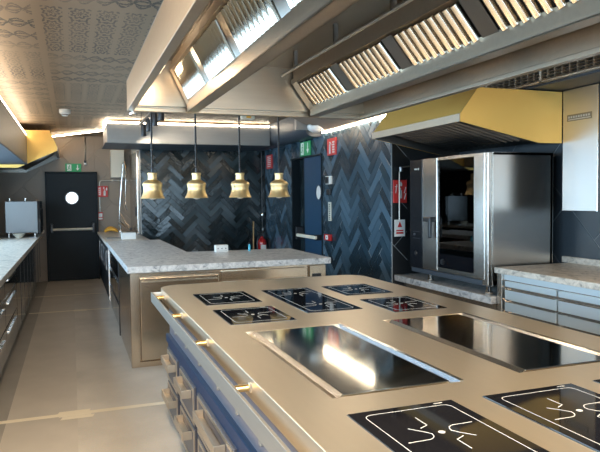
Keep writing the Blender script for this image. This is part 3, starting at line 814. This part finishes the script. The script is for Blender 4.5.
# ================================================================== RIGHT COUNTER, OVEN
tag(MB().prism([(3.465,4.52),(3.465,.6),(4.312,.6),(4.312,4.52)],'z',.880,.930,bev=.004).box(4.285,4.314,.6,4.60,.93,.985,bev=.003).build('granite_counter','granite2'),'long speckled granite counter with upstand beside the tall steel oven','worktop')
rc = thing('drawer_counter','brushed steel drawer cabinet under the granite counter by the oven','cabinet',(3.9,2.6,0))
MB().box(3.53,4.31,.6,4.50,.08,.88).build('carcass','steel',rc)
MB().box(3.58,4.30,.65,4.45,0,.08).build('plinth','black',rc)
MB().box(3.49,3.53,4.45,4.51,.0,.88,bev=.003).build('end_post','steel',rc)
MB().box(3.515,3.53,.6,4.45,.825,.878,bev=.002).build('top_rail','drawersteel',rc)
y = 4.43
while y > .9:
    for z0,z1 in ((.655,.755),(.555,.648),(.33,.545),(.10,.32)):
        dr = MB().box(3.508,3.532,y-.610,y,z0,z1-.012,bev=.003).build('drawer','drawersteel',rc)
        MB().prism([(3.508,z1-.016),(3.500,z1-.006),(3.504,z1-.002),(3.525,z1-.012)],'y',y-.60,y-.01).build('grip_edge','chrome',dr)
    MB().box(3.508,3.532,y-.610,y,.768,.815,bev=.003).build('drawer','drawersteel',rc)
    y -= .63
# low stand under the oven
tag(B(3.44,4.31,4.535,6.28,.600,.665,bev=.005).build('granite_ledge','granite'),'low grey granite ledge carrying the tall steel oven','worktop')
st = thing('oven_stand','steel base unit under the low granite ledge','cabinet',(3.9,5.4,0))
MB().box(3.52,4.30,4.56,6.26,.06,.60).build('carcass','steel',st)
MB().box(3.56,4.28,4.60,6.22,0,.06).build('plinth','black',st)
OX,OY0,OY1 = 3.45,4.59,5.945
ov = thing('combi_oven','tall steel combi oven with glass door and black control panel under the gold hood','oven',(3.8,5.25,.665))
bx = MB()
bx.box(3.50,4.17,OY0,OY0+.03,.745,1.945,bev=.006); bx.box(3.50,4.17,OY1-.29,OY1,.745,1.945,bev=.004); bx.box(3.50,4.17,OY0,OY1,1.915,1.945,bev=.004); bx.box(3.50,4.17,OY0,OY1,.745,.80,bev=.004); bx.box(4.14,4.17,OY0,OY1,.745,1.945)
bx.build('body','steel',ov)
MB().box(3.455,3.52,OY0+.004,OY0+.09,.755,1.943,bev=.006).build('hinge_post','steel',ov)
MB().box(3.495,3.502,OY0-.004,OY0+.0,.80,1.93).build('side_seam','steel_x',ov)
MB().box(3.470,3.505,4.60,5.945,.742,.79,bev=.004).build('bottom_strip','soffit_blue',ov)
cp = MB().box(3.452,3.51,5.69,5.945,.79,1.945,bev=.006).build('control_panel','panelblack',ov)
f = Flat((3.452,5.80,1.845),FACE_X); f.rect(-.045,.01,-.008,.008); f.disc(.035,0,.013); f.build('badge','white_line',cp)
f = Flat((3.452,5.81,1.3),FACE_X); f.rect(-.075,.075,-.12,-.118); f.rect(-.075,.075,-.19,-.188); f.rect(-.06,-.02,-.16,-.14); f.build('panel_marks','drawer',cp)
MB().lathe([(0,-.012),(.022,-.012),(.026,0),(0,0)],(3.452,5.82,.95),18,'x').build('knob','black',cp)
dr = MB().box(3.450,3.505,5.41,5.685,.80,1.945,bev=.006).box(3.450,3.505,4.64,4.80,.80,1.945,bev=.006).box(3.458,3.505,4.80,5.41,1.915,1.943).box(3.458,3.505,4.80,5.41,.80,.84).build('door','steel',ov)
MB().box(3.466,3.472,4.80,5.41,.84,1.915).build('glass_pane','glass',dr)
MB().box(3.464,3.469,4.80,5.41,.84,.98).build('lower_band','blackglass',dr)
MB().lathe([(0,-.012),(.03,-.012),(.03,0),(0,0)],(3.464,5.32,.90),16,'x').box(3.445,3.466,5.30,5.34,.88,.92).build('vent_knob','black',dr)
hn = MB().box(3.39,3.425,5.45,5.49,1.13,1.345,bev=.012,seg=3).box(3.40,3.452,5.45,5.60,1.295,1.345,bev=.010,seg=3)
hn.build('handle','black',dr)
cv = MB(); cv.box(3.60,4.13,4.63,4.64,.81,1.91); cv.box(3.60,4.13,5.63,5.64,.81,1.91); cv.box(4.10,4.13,4.63,5.64,.81,1.91); cv.build('cavity','darksteel',ov)
rk = MB()
for k in range(8):
    z = .92+k*.12
    for yy in (4.68,5.58): rk.tube([(3.62,yy,z),(4.08,yy,z)],.006,6)
    if k % 2 == 0:
        for q in range(9): rk.tube([(3.63+q*.055,4.68,z),(3.63+q*.055,5.58,z)],.003,5)
for yy in (4.68,5.58):
    for x in (3.63,4.06): rk.tube([(x,yy,.84),(x,yy,1.88)],.008,6)
rk.build('rack','chrome',ov)
for x,y in ((3.53,4.68),(3.53,5.66),(4.08,4.68),(4.08,5.66)):
    MB().lathe([(0,0),(.030,0),(.034,.006),(.034,.02),(.026,.024),(.026,.08),(0,.08)],(x,y,.665),16).build('foot','chrome',ov)
# wall box beside the hood
wb = thing('wall_box','bright steel wall box with a small plate above the granite counter','wall box',(4.1,4.05,1.42))
MB().box(3.955,4.315,3.865,4.245,1.42,2.44,bev=.004).build('housing','boxsteel',wb)
f = Flat((3.955,4.06,2.20),FACE_X); f.rect(-.135,.135,-.028,.028); pl = f.build('name_plate','darksteel',wb)
f = Flat((3.9535,4.06,2.20),FACE_X)
for i in range(9): f.rect(-.12+i*.027,-.12+i*.027+.016,-.002,.014)
f.rect(-.12,.12,-.018,-.011); f.build('plate_lettering','white_line',wb)
MB().box(3.950,4.315,3.855,3.863,1.42,2.44).build('edge_strip','steel',wb)

# ================================================================== LEFT COUNTER
tag(B(-1.348,-.530,1.0,12.72,.895,.950,bev=.004).build('granite_counter','granite2'),'long pale granite counter running down the aisle under the grey bulkhead','worktop')
def base_unit(y0,y1,kind,label):
    u = thing('drawer_cabinet' if kind=='d' else 'door_cabinet',label,'cabinet',(-.95,(y0+y1)/2,0),group='polished base cabinets along the aisle')
    MB().box(-1.34,-.615,y0+.002,y1-.002,.10,.895).build('carcass','darksteel',u)
    MB().box(-1.30,-.660,y0+.004,y1-.004,.0,.10).build('plinth','black',u)
    if kind == 'd':
        for z0,z1 in ((.675,.885),(.40,.665),(.115,.39)):
            d = MB().box(-.617,-.595,y0+.012,y1-.012,z0,z1,bev=.003).build('drawer','cabfront',u)
            zc = z1-.07
            MB().box(-.597,-.580,y0+.20,y1-.20,zc-.012,zc+.012,bev=.003).build('handle','handleblue',d)
    else:
        n = 2; w = (y1-y0)/n
        for k in range(n):
            d = MB().box(-.617,-.595,y0+k*w+.010,y0+(k+1)*w-.010,.115,.885,bev=.003).build('door','cabfront',u)
            MB().box(-.603,-.592,y0+(k+1)*w-.030,y0+(k+1)*w-.018,.12,.88).build('edge_grip','black',d)
units = [(2.6,3.8,'d','drawer cabinet under the long counter, closest to the viewer'),(3.8,5.0,'d','drawer cabinet under the long counter just out of the frame edge'),
 (5.0,6.2,'d','polished drawer cabinet under the long counter, first one fully seen from the viewer'),(6.2,7.42,'d','polished drawer cabinet under the long counter, second seen from the viewer, before the door cabinets'),
 (7.44,8.6,'x','polished door cabinet next to the drawer cabinets under the long counter'),(8.62,9.8,'x','polished door cabinet midway between the drawer cabinets and the small oven'),
 (9.82,11.1,'x','polished door cabinet just before the small oven'),(11.12,12.6,'x','polished door cabinet under the small oven by the dark door')]
for u in units[2:]: base_unit(*u)
# small oven on the counter
so = thing('countertop_oven','steel countertop oven on feet at the far end of the long counter','oven',(-.78,11.7,.95))
MB().box(-1.045,-.545,11.30,12.15,1.02,1.55,bev=.008).build('body','ovensteel',so)
MB().box(-.545,-.505,11.31,12.14,1.00,1.55,bev=.006).build('door','blackglass',so)
MB().tube([(-.505,11.40,1.42),(-.475,11.40,1.42),(-.475,11.40,1.12),(-.505,11.40,1.12)],.010,8).build('handle','black',so)
for x,y in ((-1.0,11.36),(-.60,11.36),(-1.0,12.09),(-.60,12.09)):
    MB().lathe([(0,0),(.022,0),(.022,.07),(0,.07)],(x,y,.95),12).build('foot','steel',so)
for x in (-.98,-.74): MB().lathe([(.014,0),(.014,.035),(.02,.037),(.02,.05),(0,.05)],(x,11.45,1.55),12).build('vent_pipe','steel',so)
bw = MB().lathe([(0,.004),(.045,0),(.05,.006),(.085,.05),(.10,.066),(.096,.068),(.08,.05),(.045,.012),(0,.01)],(-.83,11.14,.95),28).build('bowl','cream'); tag(bw,'small cream bowl on the counter in front of the small oven','bowl')
tag(B(-.66,-.56,10.95,11.2,.95,.965,bev=.003).build('serving_tray','darksteel'),'small dark tray beside the cream bowl on the counter','tray')
tag(B(-.57,-.50,12.35,12.70,.951,1.0,bev=.004).build('granite_offcut','granite2'),'short granite block on the counter end by the dark door','block')

# ================================================================== BACK COUNTER (end of the aisle)
tag(B(.450,1.125,9.64,12.86,.885,.930,bev=.004).build('granite_counter','granite2'),'granite counter beyond the bar leading to the dark door','worktop')
cb = thing('dark_cabinet','dark base cabinet under the counter with the bananas','cabinet',(.8,11.2,0))
MB().box(.50,1.12,9.66,12.85,.06,.885).build('carcass','darksteel',cb)
MB().box(.54,1.11,9.70,12.82,0,.06).build('plinth','black',cb)
for k in range(4):
    d = MB().box(.478,.502,9.68+k*.79,9.68+k*.79+.77,.09,.875,bev=.003).build('door','darkdoor',cb)
    MB().box(.455,.463,9.74+k*.79,9.76+k*.79,.5,.8,bev=.002).box(.462,.480,9.742+k*.79,9.758+k*.79,.51,.525).box(.462,.480,9.742+k*.79,9.758+k*.79,.775,.79).build('handle','handleblue',d)
# tall steel column
tc = thing('tall_cabinet','tall steel cabinet panel beside the black herringbone wall','cabinet',(1.13,12.0,0.93))
MB().box(1.09,1.138,11.42,12.84,.935,2.42,bev=.004).build('door','steel',tc)
MB().box(1.068,1.090,11.60,11.62,1.25,1.42,bev=.003).build('handle','black',tc)
MB().box(1.12,1.14,11.205,11.23,0.935,2.42).build('edge_strip','soffit',tc)
# bananas
bn = thing('banana_bunch','bunch of ripe yellow bananas lying on the far counter','fruit',(.68,12.40,.93))
for k in range(5):
    ang = -.5+k*.28; pts = []; rr = []
    for i in range(9):
        s_ = i/8; rr.append(.005+.028*math.sin(PI*min(1,max(0,.08+.86*s_)))**.6)
        L_ = .24*s_; lx = .57+L_*math.cos(ang*.6)+.0; ly = 12.34+L_*math.sin(ang)*.8+.012*k; lz = .953+.045*math.sin(PI*s_)+.004*k
        pts.append((lx,ly,lz))
    MB().tube(pts,rr,10).build('banana','yellow',bn)
tag(B(.72,.94,10.12,10.34,.93,1.035,bev=.006).build('white_box','white'),'white carton on the counter by the black tiled wall','box')
tag(B(.515,.76,10.48,10.60,.93,.942,bev=.003).build('serving_tray','darksteel'),'dark tray lying on the counter beside the white carton','tray')
fa = thing('spray_faucet','chrome pre rinse spray faucet on the far counter under the white cabinet','faucet',(.90,12.6,.93))
MB().lathe([(0,0),(.035,0),(.035,.02),(.018,.03),(.018,.12),(0,.12)],(.86,12.45,.93),16).build('base','chrome',fa)
MB().tube([(.83,12.45,1.03),(.875,12.42,1.6),(.935,12.40,2.25)],.010,10).build('riser','chrome',fa)
MB().tube([(.935,12.40,2.25),(.96,12.36,2.28),(.98,12.33,2.20),(.97,12.33,1.9),(.95,12.33,1.5),(.98,12.30,1.35)],.011,8).build('hose','chrome',fa)
MB().tube([(.86,12.42,1.13),(.95,12.35,1.04),(1.04,12.30,.97)],.013,8).tube([(.86,12.44,1.30),(.96,12.38,1.12),(1.05,12.33,1.0)],.009,8).build('spout','chrome',fa)
MB().box(1.02,1.07,12.27,12.34,.96,1.02,bev=.008).build('spray_head','black',fa)
wc = thing('wall_cabinet','white metal wall cabinet high on the far wall beside the steel column','cabinet',(.86,12.8,1.99))
MB().box(.73,.985,12.70,12.866,1.99,2.53,bev=.005).build('body','cream',wc)
MB().box(.735,.98,12.692,12.70,1.995,2.525,bev=.003).build('door','cream',wc)
cd = thing('conduit','grey conduit pipe bending along the far wall below the white cabinet','pipe',(.55,12.84,1.0))
MB().tube([(.512,12.842,1.318),(.512,12.842,1.86),(.518,12.842,1.90),(.532,12.842,1.925),(.56,12.842,1.935),(1.06,12.842,1.935)],.013,10).build('tube','rail',cd)
MB().box(.495,.530,12.828,12.862,1.40,1.415).box(.75,.77,12.828,12.862,1.915,1.955).build('clamp','rail',cd)

# ================================================================== SIGNS AND WALL FITTINGS
def person_arrow(f, sc=1.0, flip=1):
    # running figure in a doorway and a down arrow
    def P(u,v): return (u*sc,v*sc)
    f.rect(*(sc*q for q in (-.115,-.035,-.062,.062)))
    # arrow
    f.rect(*(sc*q for q in (.068,.088,-.015,.055))); f.poly([P(.045,-.010),P(.078,-.055),P(.111,-.010)])
def running(f, sc, u0):
    def P(u,v): return (u0+u*sc,v*sc)
    f.disc(u0+.008*sc,.040*sc,.010*sc)
    f.line(P(.004,.026),P(-.006,-.008),.016*sc); f.line(P(-.006,-.006),P(.018,-.022),.010*sc); f.line(P(.018,-.022),P(.012,-.050),.009*sc)
    f.line(P(-.006,-.006),P(-.014,-.030),.010*sc); f.line(P(-.014,-.030),P(-.038,-.036),.009*sc)
    f.line(P(.004,.022),P(.026,.008),.007*sc); f.line(P(.0,.022),P(-.022,.010),.007*sc)
ex = thing('exit_sign','green exit sign with running figure above the dark aisle door','sign',(.04,12.83,2.10))
MB().box(-.105,.185,12.845,12.864,2.105,2.262,bev=.002).build('plate','green',ex)
f = Flat((.04,12.845,2.185),FACE_Y); person_arrow(f); f.build('pictogram','white',ex)
f = Flat((.04,12.8436,2.185),FACE_Y); running(f,1.0,-.075); f.build('running_figure','green',ex)
ex = thing('exit_sign','green exit sign with running figure above the blue door','sign',(3.405,9.0,2.2))
MB().box(3.385,3.405,8.78,9.20,2.20,2.415,bev=.002).build('plate','green',ex)
f = Flat((3.385,8.99,2.31),FACE_X); person_arrow(f,1.5); f.build('pictogram','white',ex)
f = Flat((3.3836,8.99,2.31),FACE_X); running(f,1.5,-.11); f.build('running_figure','green',ex)

def fire_marks(f, s, flame_u=-.055):
    # extinguisher bottle
    f.rect(.012*s,.058*s,-.075*s,.035*s); f.disc(.035*s,.035*s,.023*s); f.rect(.028*s,.042*s,.05*s,.075*s); f.line((.04*s,.072*s),(.075*s,.045*s),.010*s)
    # flame
    q = lambda u,v: (flame_u*s+u*s, v*s)
    f.poly([q(-.02,-.07),q(.02,-.07),q(.028,-.035),q(.016,.0),q(.018,.045),q(-.004,.015),q(-.016,.03),q(-.028,-.03)])
fs = thing('fire_sign','red fire equipment sign on the far wall beside the dark door','sign',(.573,12.86,1.6))
MB().box(.478,.668,12.812,12.824,1.613,1.828,bev=.002).build('plate','red',fs)
f = Flat((.62,12.812,1.72),FACE_Y); f.rect(-.035,.005,-.08,.0); f.disc(-.015,.0,.02); f.rect(-.02,-.01,.02,.045)
f.poly([(.012,.02),(.034,.02),(.038,.045),(.028,.085),(.018,.06),(.008,.05)]); f.poly([(-.04,.05),(-.018,.05),(-.02,.085),(-.032,.09)])
for i in range(4): f.rect(-.125,-.10,-.07+i*.04,-.045+i*.04)
f.rect(-.093,-.085,-.075,.085); f.build('pictogram','white',fs)
ca = thing('call_point','small red alarm call point on the far wall above the counter','alarm',(.52,12.86,1.16))
MB().box(.474,.566,12.83,12.865,1.160,1.315,bev=.006).build('housing','red',ca)
f = Flat((.52,12.83,1.255),FACE_Y); f.rect(-.035,.035,-.035,.035); f.rect(-.038,.038,-.085,-.05); f.build('face_plate','white',ca)
fs = thing('fire_sign','red fire extinguisher sign high on the teal wall beside the blue door','sign',(3.41,7.98,2.14))
MB().box(3.398,3.411,7.83,8.14,2.14,2.375,bev=.002).build('plate','red',fs)
f = Flat((3.398,8.03,2.255),FACE_X); f.rect(-.035,.015,-.09,.02); f.disc(-.01,.02,.025); f.rect(-.017,-.003,.04,.075); f.line((0,.07),(.045,.03),.012)
for i in range(5): f.rect(.085+.0,.115,-.085+i*.034,-.063+i*.034)
for i in range(5): f.rect(.125,.15,-.085+i*.034,-.063+i*.034)
f.build('pictogram','white',fs)
fs = thing('fire_sign','narrow red sign on the teal wall near the dark corner beside the last brass lamp','sign',(3.41,10.9,2.1))
MB().box(3.398,3.411,10.72,11.06,2.09,2.34,bev=.002).build('plate','red',fs)
f = Flat((3.398,10.89,2.215),FACE_X)
for i in range(6): f.rect(-.10,.10,-.09+i*.034,-.075+i*.034)
f.build('sign_lettering','white',fs)
sw = thing('wall_switch','white switch box on the teal wall below the red extinguisher sign','switch',(3.41,8.08,1.74))
MB().box(3.385,3.411,7.985,8.185,1.74,1.855,bev=.004).build('housing','white',sw); MB().box(3.378,3.386,8.06,8.18,1.75,1.845,bev=.003).build('rocker','black',sw)
tag(B(3.385,3.411,8.025,8.155,1.590,1.672,bev=.008).build('card_reader','black'),'black card reader on the teal wall under the white switch','card reader')
lb = thing('wall_label','narrow pale label plate on the teal wall under the card reader','label',(3.41,8.08,1.225))
MB().box(3.400,3.411,8.028,8.125,1.225,1.49,bev=.002).build('plate','cream',lb)
f = Flat((3.400,8.078,1.357),FACE_X)
for i in range(9): f.rect(-.022+(i%2)*.004,.022,-.115+i*.026,-.100+i*.026)
f.build('sign_lettering','black',lb)
ca = thing('call_point','red alarm call point on the teal wall by the end of the push bar','alarm',(3.41,8.12,.945))
MB().box(3.375,3.411,8.01,8.235,.945,1.035,bev=.006).build('housing','red_paint',ca)
f = Flat((3.375,8.125,.99),FACE_X); f.rect(-.045,.045,-.030,.030); f.build('face_plate','white',ca)
f = Flat((3.3735,8.125,.99),FACE_X); f.disc(0,0,.014); f.build('button','bluedoor',ca)
em = thing('emergency_light','white half round emergency light on the soffit above the blue door','light',(3.25,8.3,2.44))
MB().lathe([(0,0),(.06,.004),(.105,.03),(.125,.07),(.125,.085)],(3.24,8.16,2.47),28).build('lens','white',em)
MB().box(3.16,3.30,8.17,8.29,2.52,2.62,bev=.006).build('housing','white',em)
# niche: pipe, sign, card
fs = thing('fire_sign','red sign with white pictograms on the black wall beside the tall oven','sign',(3.52,6.28,1.48))
MB().box(3.435,3.605,6.275,6.294,1.485,1.745,bev=.002).build('plate','red',fs)
f = Flat((3.52,6.275,1.615),FACE_Y); f.rect(-.015,.02,-.08,.0); f.disc(.0025,.0,.0175); f.rect(-.003,.008,.015,.04); f.poly([(-.01,.06),(.02,.06),(.024,.085),(.006,.115),(-.008,.09)])
f.line((.05,-.09),(.072,-.02),.010); f.line((.05,-.02),(.072,.05),.010); f.line((-.06,-.02),(-.045,.08),.010); f.rect(-.07,-.04,.05,.058); f.build('pictogram','white',fs)
wp = thing('water_pipe','slim chrome pipe with an elbow running down the black wall beside the oven','pipe',(3.49,6.25,1.3))
MB().tube([(3.62,6.24,1.90),(3.53,6.24,1.89),(3.50,6.24,1.87),(3.49,6.24,1.83),(3.488,6.24,1.29)],.008,10).build('tube','rail',wp)
MB().lathe([(.0,0),(.022,0),(.022,.05),(0,.05)],(3.51,6.24,1.84),12).build('valve','darksteel',wp)
tg = thing('hanging_tag','white and red card hanging on the pipe beside the oven','tag',(3.47,6.25,1.1))
MB().box(3.412,3.545,6.215,6.222,1.105,1.295,bev=.001).build('card','white',tg)
f = Flat((3.478,6.215,1.2),FACE_Y); f.poly([(-.03,.01),(.03,.01),(.0,.075)]); f.rect(-.045,.045,-.035,-.020); f.rect(-.045,.045,-.065,-.045); f.build('print','red',tg)

# fire extinguisher, broom and riser in the corner
fe = thing('fire_extinguisher','red fire extinguisher in the corner behind the granite bar','fire extinguisher',(3.26,10.95,0.28))
MB().lathe([(0,0),(.078,0),(.085,.01),(.085,.45),(.078,.49),(.05,.53),(.028,.545),(.028,.57),(0,.57)],(3.26,10.95,.28),24).build('cylinder','red_paint',fe)
MB().lathe([(.0,0),(.024,0),(.024,.05),(0,.05)],(3.26,10.95,.85),12).box(3.18,3.27,10.935,10.965,.89,.905).box(3.17,3.27,10.935,10.965,.925,.938).build('valve','black',fe)
MB().tube([(3.27,10.93,.87),(3.18,10.90,.86),(3.15,10.88,.75),(3.155,10.87,.5),(3.16,10.86,.42)],.011,8).build('hose','black',fe)
MB().box(3.21,3.31,10.86,10.868,.52,.70).build('instruction_label','white',fe)
MB().box(3.20,3.41,10.93,10.97,.265,.28).box(3.37,3.41,10.90,11.0,.26,.8).build('bracket','black',fe)
br = thing('broom','wooden handled broom leaning in the tiled corner','broom',(3.12,10.9,0))
MB().tube([(3.02,10.72,.10),(3.17,11.18,1.12)],.013,10).build('handle','wood',br)
MB().box(2.91,3.13,10.66,10.73,.055,.10,bev=.008).build('head','wood',br)
bb = MB()
for i in range(22):
    for j in range(4): bb.tube([(2.92+i*.01,10.67+j*.015,.06),(2.918+i*.0102,10.662+j*.018,0.0)],.0035,4,cap=False)
bb.build('bristles','black',br)
rs = thing('riser_pipe','thin dark riser pipe with chrome valve in the corner beside the broom','pipe',(3.33,11.15,0))
MB().tube([(3.335,11.16,0),(3.335,11.16,2.42)],.010,10).build('tube','black',rs)
MB().lathe([(0,0),(.026,0),(.03,.02),(.02,.06),(.012,.075),(0,.075)],(3.335,11.15,1.22),14).lathe([(0,0),(.02,0),(.02,.05),(0,.05)],(3.335,11.15,.95),12).build('valve','chrome',rs)

# ceiling fittings
sm = thing('smoke_detector','white smoke detector on the ornamented ceiling','smoke detector',(-.06,9.17,CZ-.11))
MB().lathe([(0,.02),(.034,.02),(.042,.03),(.042,.045),(.070,.055),(.076,.068),(.076,.11),(0,.11)],(-.06,9.17,CZ-.11),28).build('housing','white',sm)
MB().lathe([(.0425,.0),(.044,.003),(.044,.008),(.0425,.010)],(-.06,9.17,CZ-.078),28).build('vent_ring','drawer',sm)
cb_ = thing('ceiling_box','small cream alarm box on the ceiling above the bar','alarm',(2.5,9.1,CZ-.06))
MB().box(2.41,2.60,9.02,9.14,CZ-.065,CZ,bev=.006).build('housing','cream',cb_); MB().box(2.47,2.54,9.014,9.021,CZ-.05,CZ-.02).build('lens','yellow',cb_)
rdv = thing('wall_sensor','black and white sensor on a thin cable above the dark door','sensor',(.26,12.84,2.25))
MB().box(.235,.285,12.82,12.866,2.245,2.30,bev=.004).build('housing','white',rdv); MB().box(.24,.28,12.812,12.822,2.275,2.325,bev=.003).build('lens','black',rdv)
MB().tube([(.26,12.85,2.31),(.27,12.85,2.785)],.009,6).build('cable','rail',rdv)

# floor tapes
def tape(y0,y1,x0,x1,w,label):
    m = MB(); m.poly([(x0,y0,.0022),(x1,y1,.0022),(x1,y1+w,.0022),(x0,y0+w,.0022)])
    tag(m.build('floor_tape','tape',smooth=False),label,'tape',group='cream tape strips across the aisle floor')
tape(4.735,4.735,-.60,1.0,.065,'cream tape strip across the aisle floor beside the island drawers')
tape(9.24,9.24,-.60,.48,.065,'cream tape strip across the aisle floor by the middle of the bar base')
tape(10.8,10.8,-.60,.48,.06,'cream tape strip across the aisle floor closest to the dark door')
m = MB()
for k in range(3): m.poly([(-.12-.012*k,4.655+k*.062,.003),(.10-.012*k,4.655+k*.062,.003),(.115-.012*k,4.715+k*.062,.003),(-.105-.012*k,4.715+k*.062,.003)])
tag(m.build('tape_patch','tape',smooth=False),'patch of three overlapping cream tape pieces on the aisle seam','tape')
m = MB(); m.poly([(-.02,9.20,.003),(.16,9.20,.003),(.16,9.33,.003),(-.02,9.33,.003)])
tag(m.build('tape_patch','tape',smooth=False),'short cream tape patch on the strip by the bar base','tape')

# ================================================================== LIGHT
def area(name, loc, rot, sx, sy, e, col):
    l = bpy.data.lights.new(name,'AREA'); l.shape = 'RECTANGLE'; l.size = sx; l.size_y = sy; l.energy = e; l.color = col
    o = bpy.data.objects.new(name,l); COL.objects.link(o); o.location = loc; o.rotation_euler = rot
    return o
DAY = (.52,.78,1.0); WARM = (1.0,.80,.56)
area('daylight_side_window',(-1.52,1.3,1.59),(0,-PI/2,0),1.06,5.8,150,DAY)
area('daylight_aisle_window',(-1.52,7.55,1.59),(0,-PI/2,0),1.06,5.9,140,DAY)
area('daylight_front_window',(1.45,-2.85,1.48),(PI/2,0,0),4.9,1.95,130,DAY)
for x,y in ((-.15,.2),(-.15,2.2),(2.95,1.5)):  # added warm fill under the ceiling, unseen and without fixtures
    area('ceiling_fill',(x,y,CZ-.01),(0,0,0),.5,.5,52,WARM)
for y,tx in ((9.15,1.35),(8.52,1.75),(7.86,2.1),(7.3,2.45)):
    l = bpy.data.lights.new('track_spot_light','SPOT'); l.energy = 60; l.color = (1,.86,.66); l.spot_size = .62; l.spot_blend = .7; l.shadow_soft_size = .03
    o = bpy.data.objects.new('track_spot_light',l); COL.objects.link(o); o.location = (1.03,y,2.50)
    o.rotation_euler = (Vector((tx,11.2,2.0))-Vector((1.03,y,2.50))).to_track_quat('-Z','Y').to_euler()
area('hood_fill',(1.30,.35,2.55),(0,0,0),.3,.5,55,WARM)  # unseen fill added in the hood to warm the island top
area('hood_fill',(1.30,-.35,2.55),(0,0,0),.3,.5,55,WARM)
l = bpy.data.lights.new('hood_side_fill','POINT'); l.energy = 3; l.color = WARM; l.shadow_soft_size = .03  # hidden point light added to brighten the hood's end panel
o = bpy.data.objects.new('hood_side_fill',l); COL.objects.link(o); o.location = (.55,4.28,2.39)
w = bpy.data.worlds.new('world'); SC.world = w; w.use_nodes = True
bg = w.node_tree.nodes['Background']; bg.inputs[0].default_value = (.62,.80,1.0,1); bg.inputs[1].default_value = .8

# ================================================================== CAMERA
cam = bpy.data.cameras.new('camera'); co = bpy.data.objects.new('camera',cam); COL.objects.link(co)
def nrm(v): return Vector(v).normalized()
F = 621.57
d1 = nrm((72-300,226-200,F)); d2 = nrm((1700,48,F))
d2 = (d2-d1*d2.dot(d1)).normalized()
d3 = Vector((d1.y*d2.z-d1.z*d2.y, d1.z*d2.x-d1.x*d2.z, d1.x*d2.y-d1.y*d2.x))
if d3.y < 0: d3 = -d3
right = Vector((d2.x,d1.x,d3.x)); up = Vector((d2.y,d1.y,d3.y)); fwd = Vector((d2.z,d1.z,d3.z))
mw = Matrix(((right.x,up.x,-fwd.x,0),(right.y,up.y,-fwd.y,0),(right.z,up.z,-fwd.z,1.56),(0,0,0,1)))
co.matrix_world = mw
cam.sensor_width = 36; cam.sensor_fit = 'HORIZONTAL'; cam.lens = F*36/600; cam.clip_start = .05
SC.camera = co
SC.view_settings.view_transform = 'Standard'; SC.view_settings.look = 'None'; SC.view_settings.gamma = 1; SC.view_settings.use_curve_mapping = False
SC.view_settings.exposure = 0.58
SC.cycles.max_bounces = 10; SC.cycles.diffuse_bounces = 4; SC.cycles.glossy_bounces = 6; SC.cycles.transparent_max_bounces = 8
SC.cycles.sample_clamp_indirect = 6; SC.cycles.caustics_reflective = False; SC.cycles.caustics_refractive = False
SC.cycles.use_denoising = True
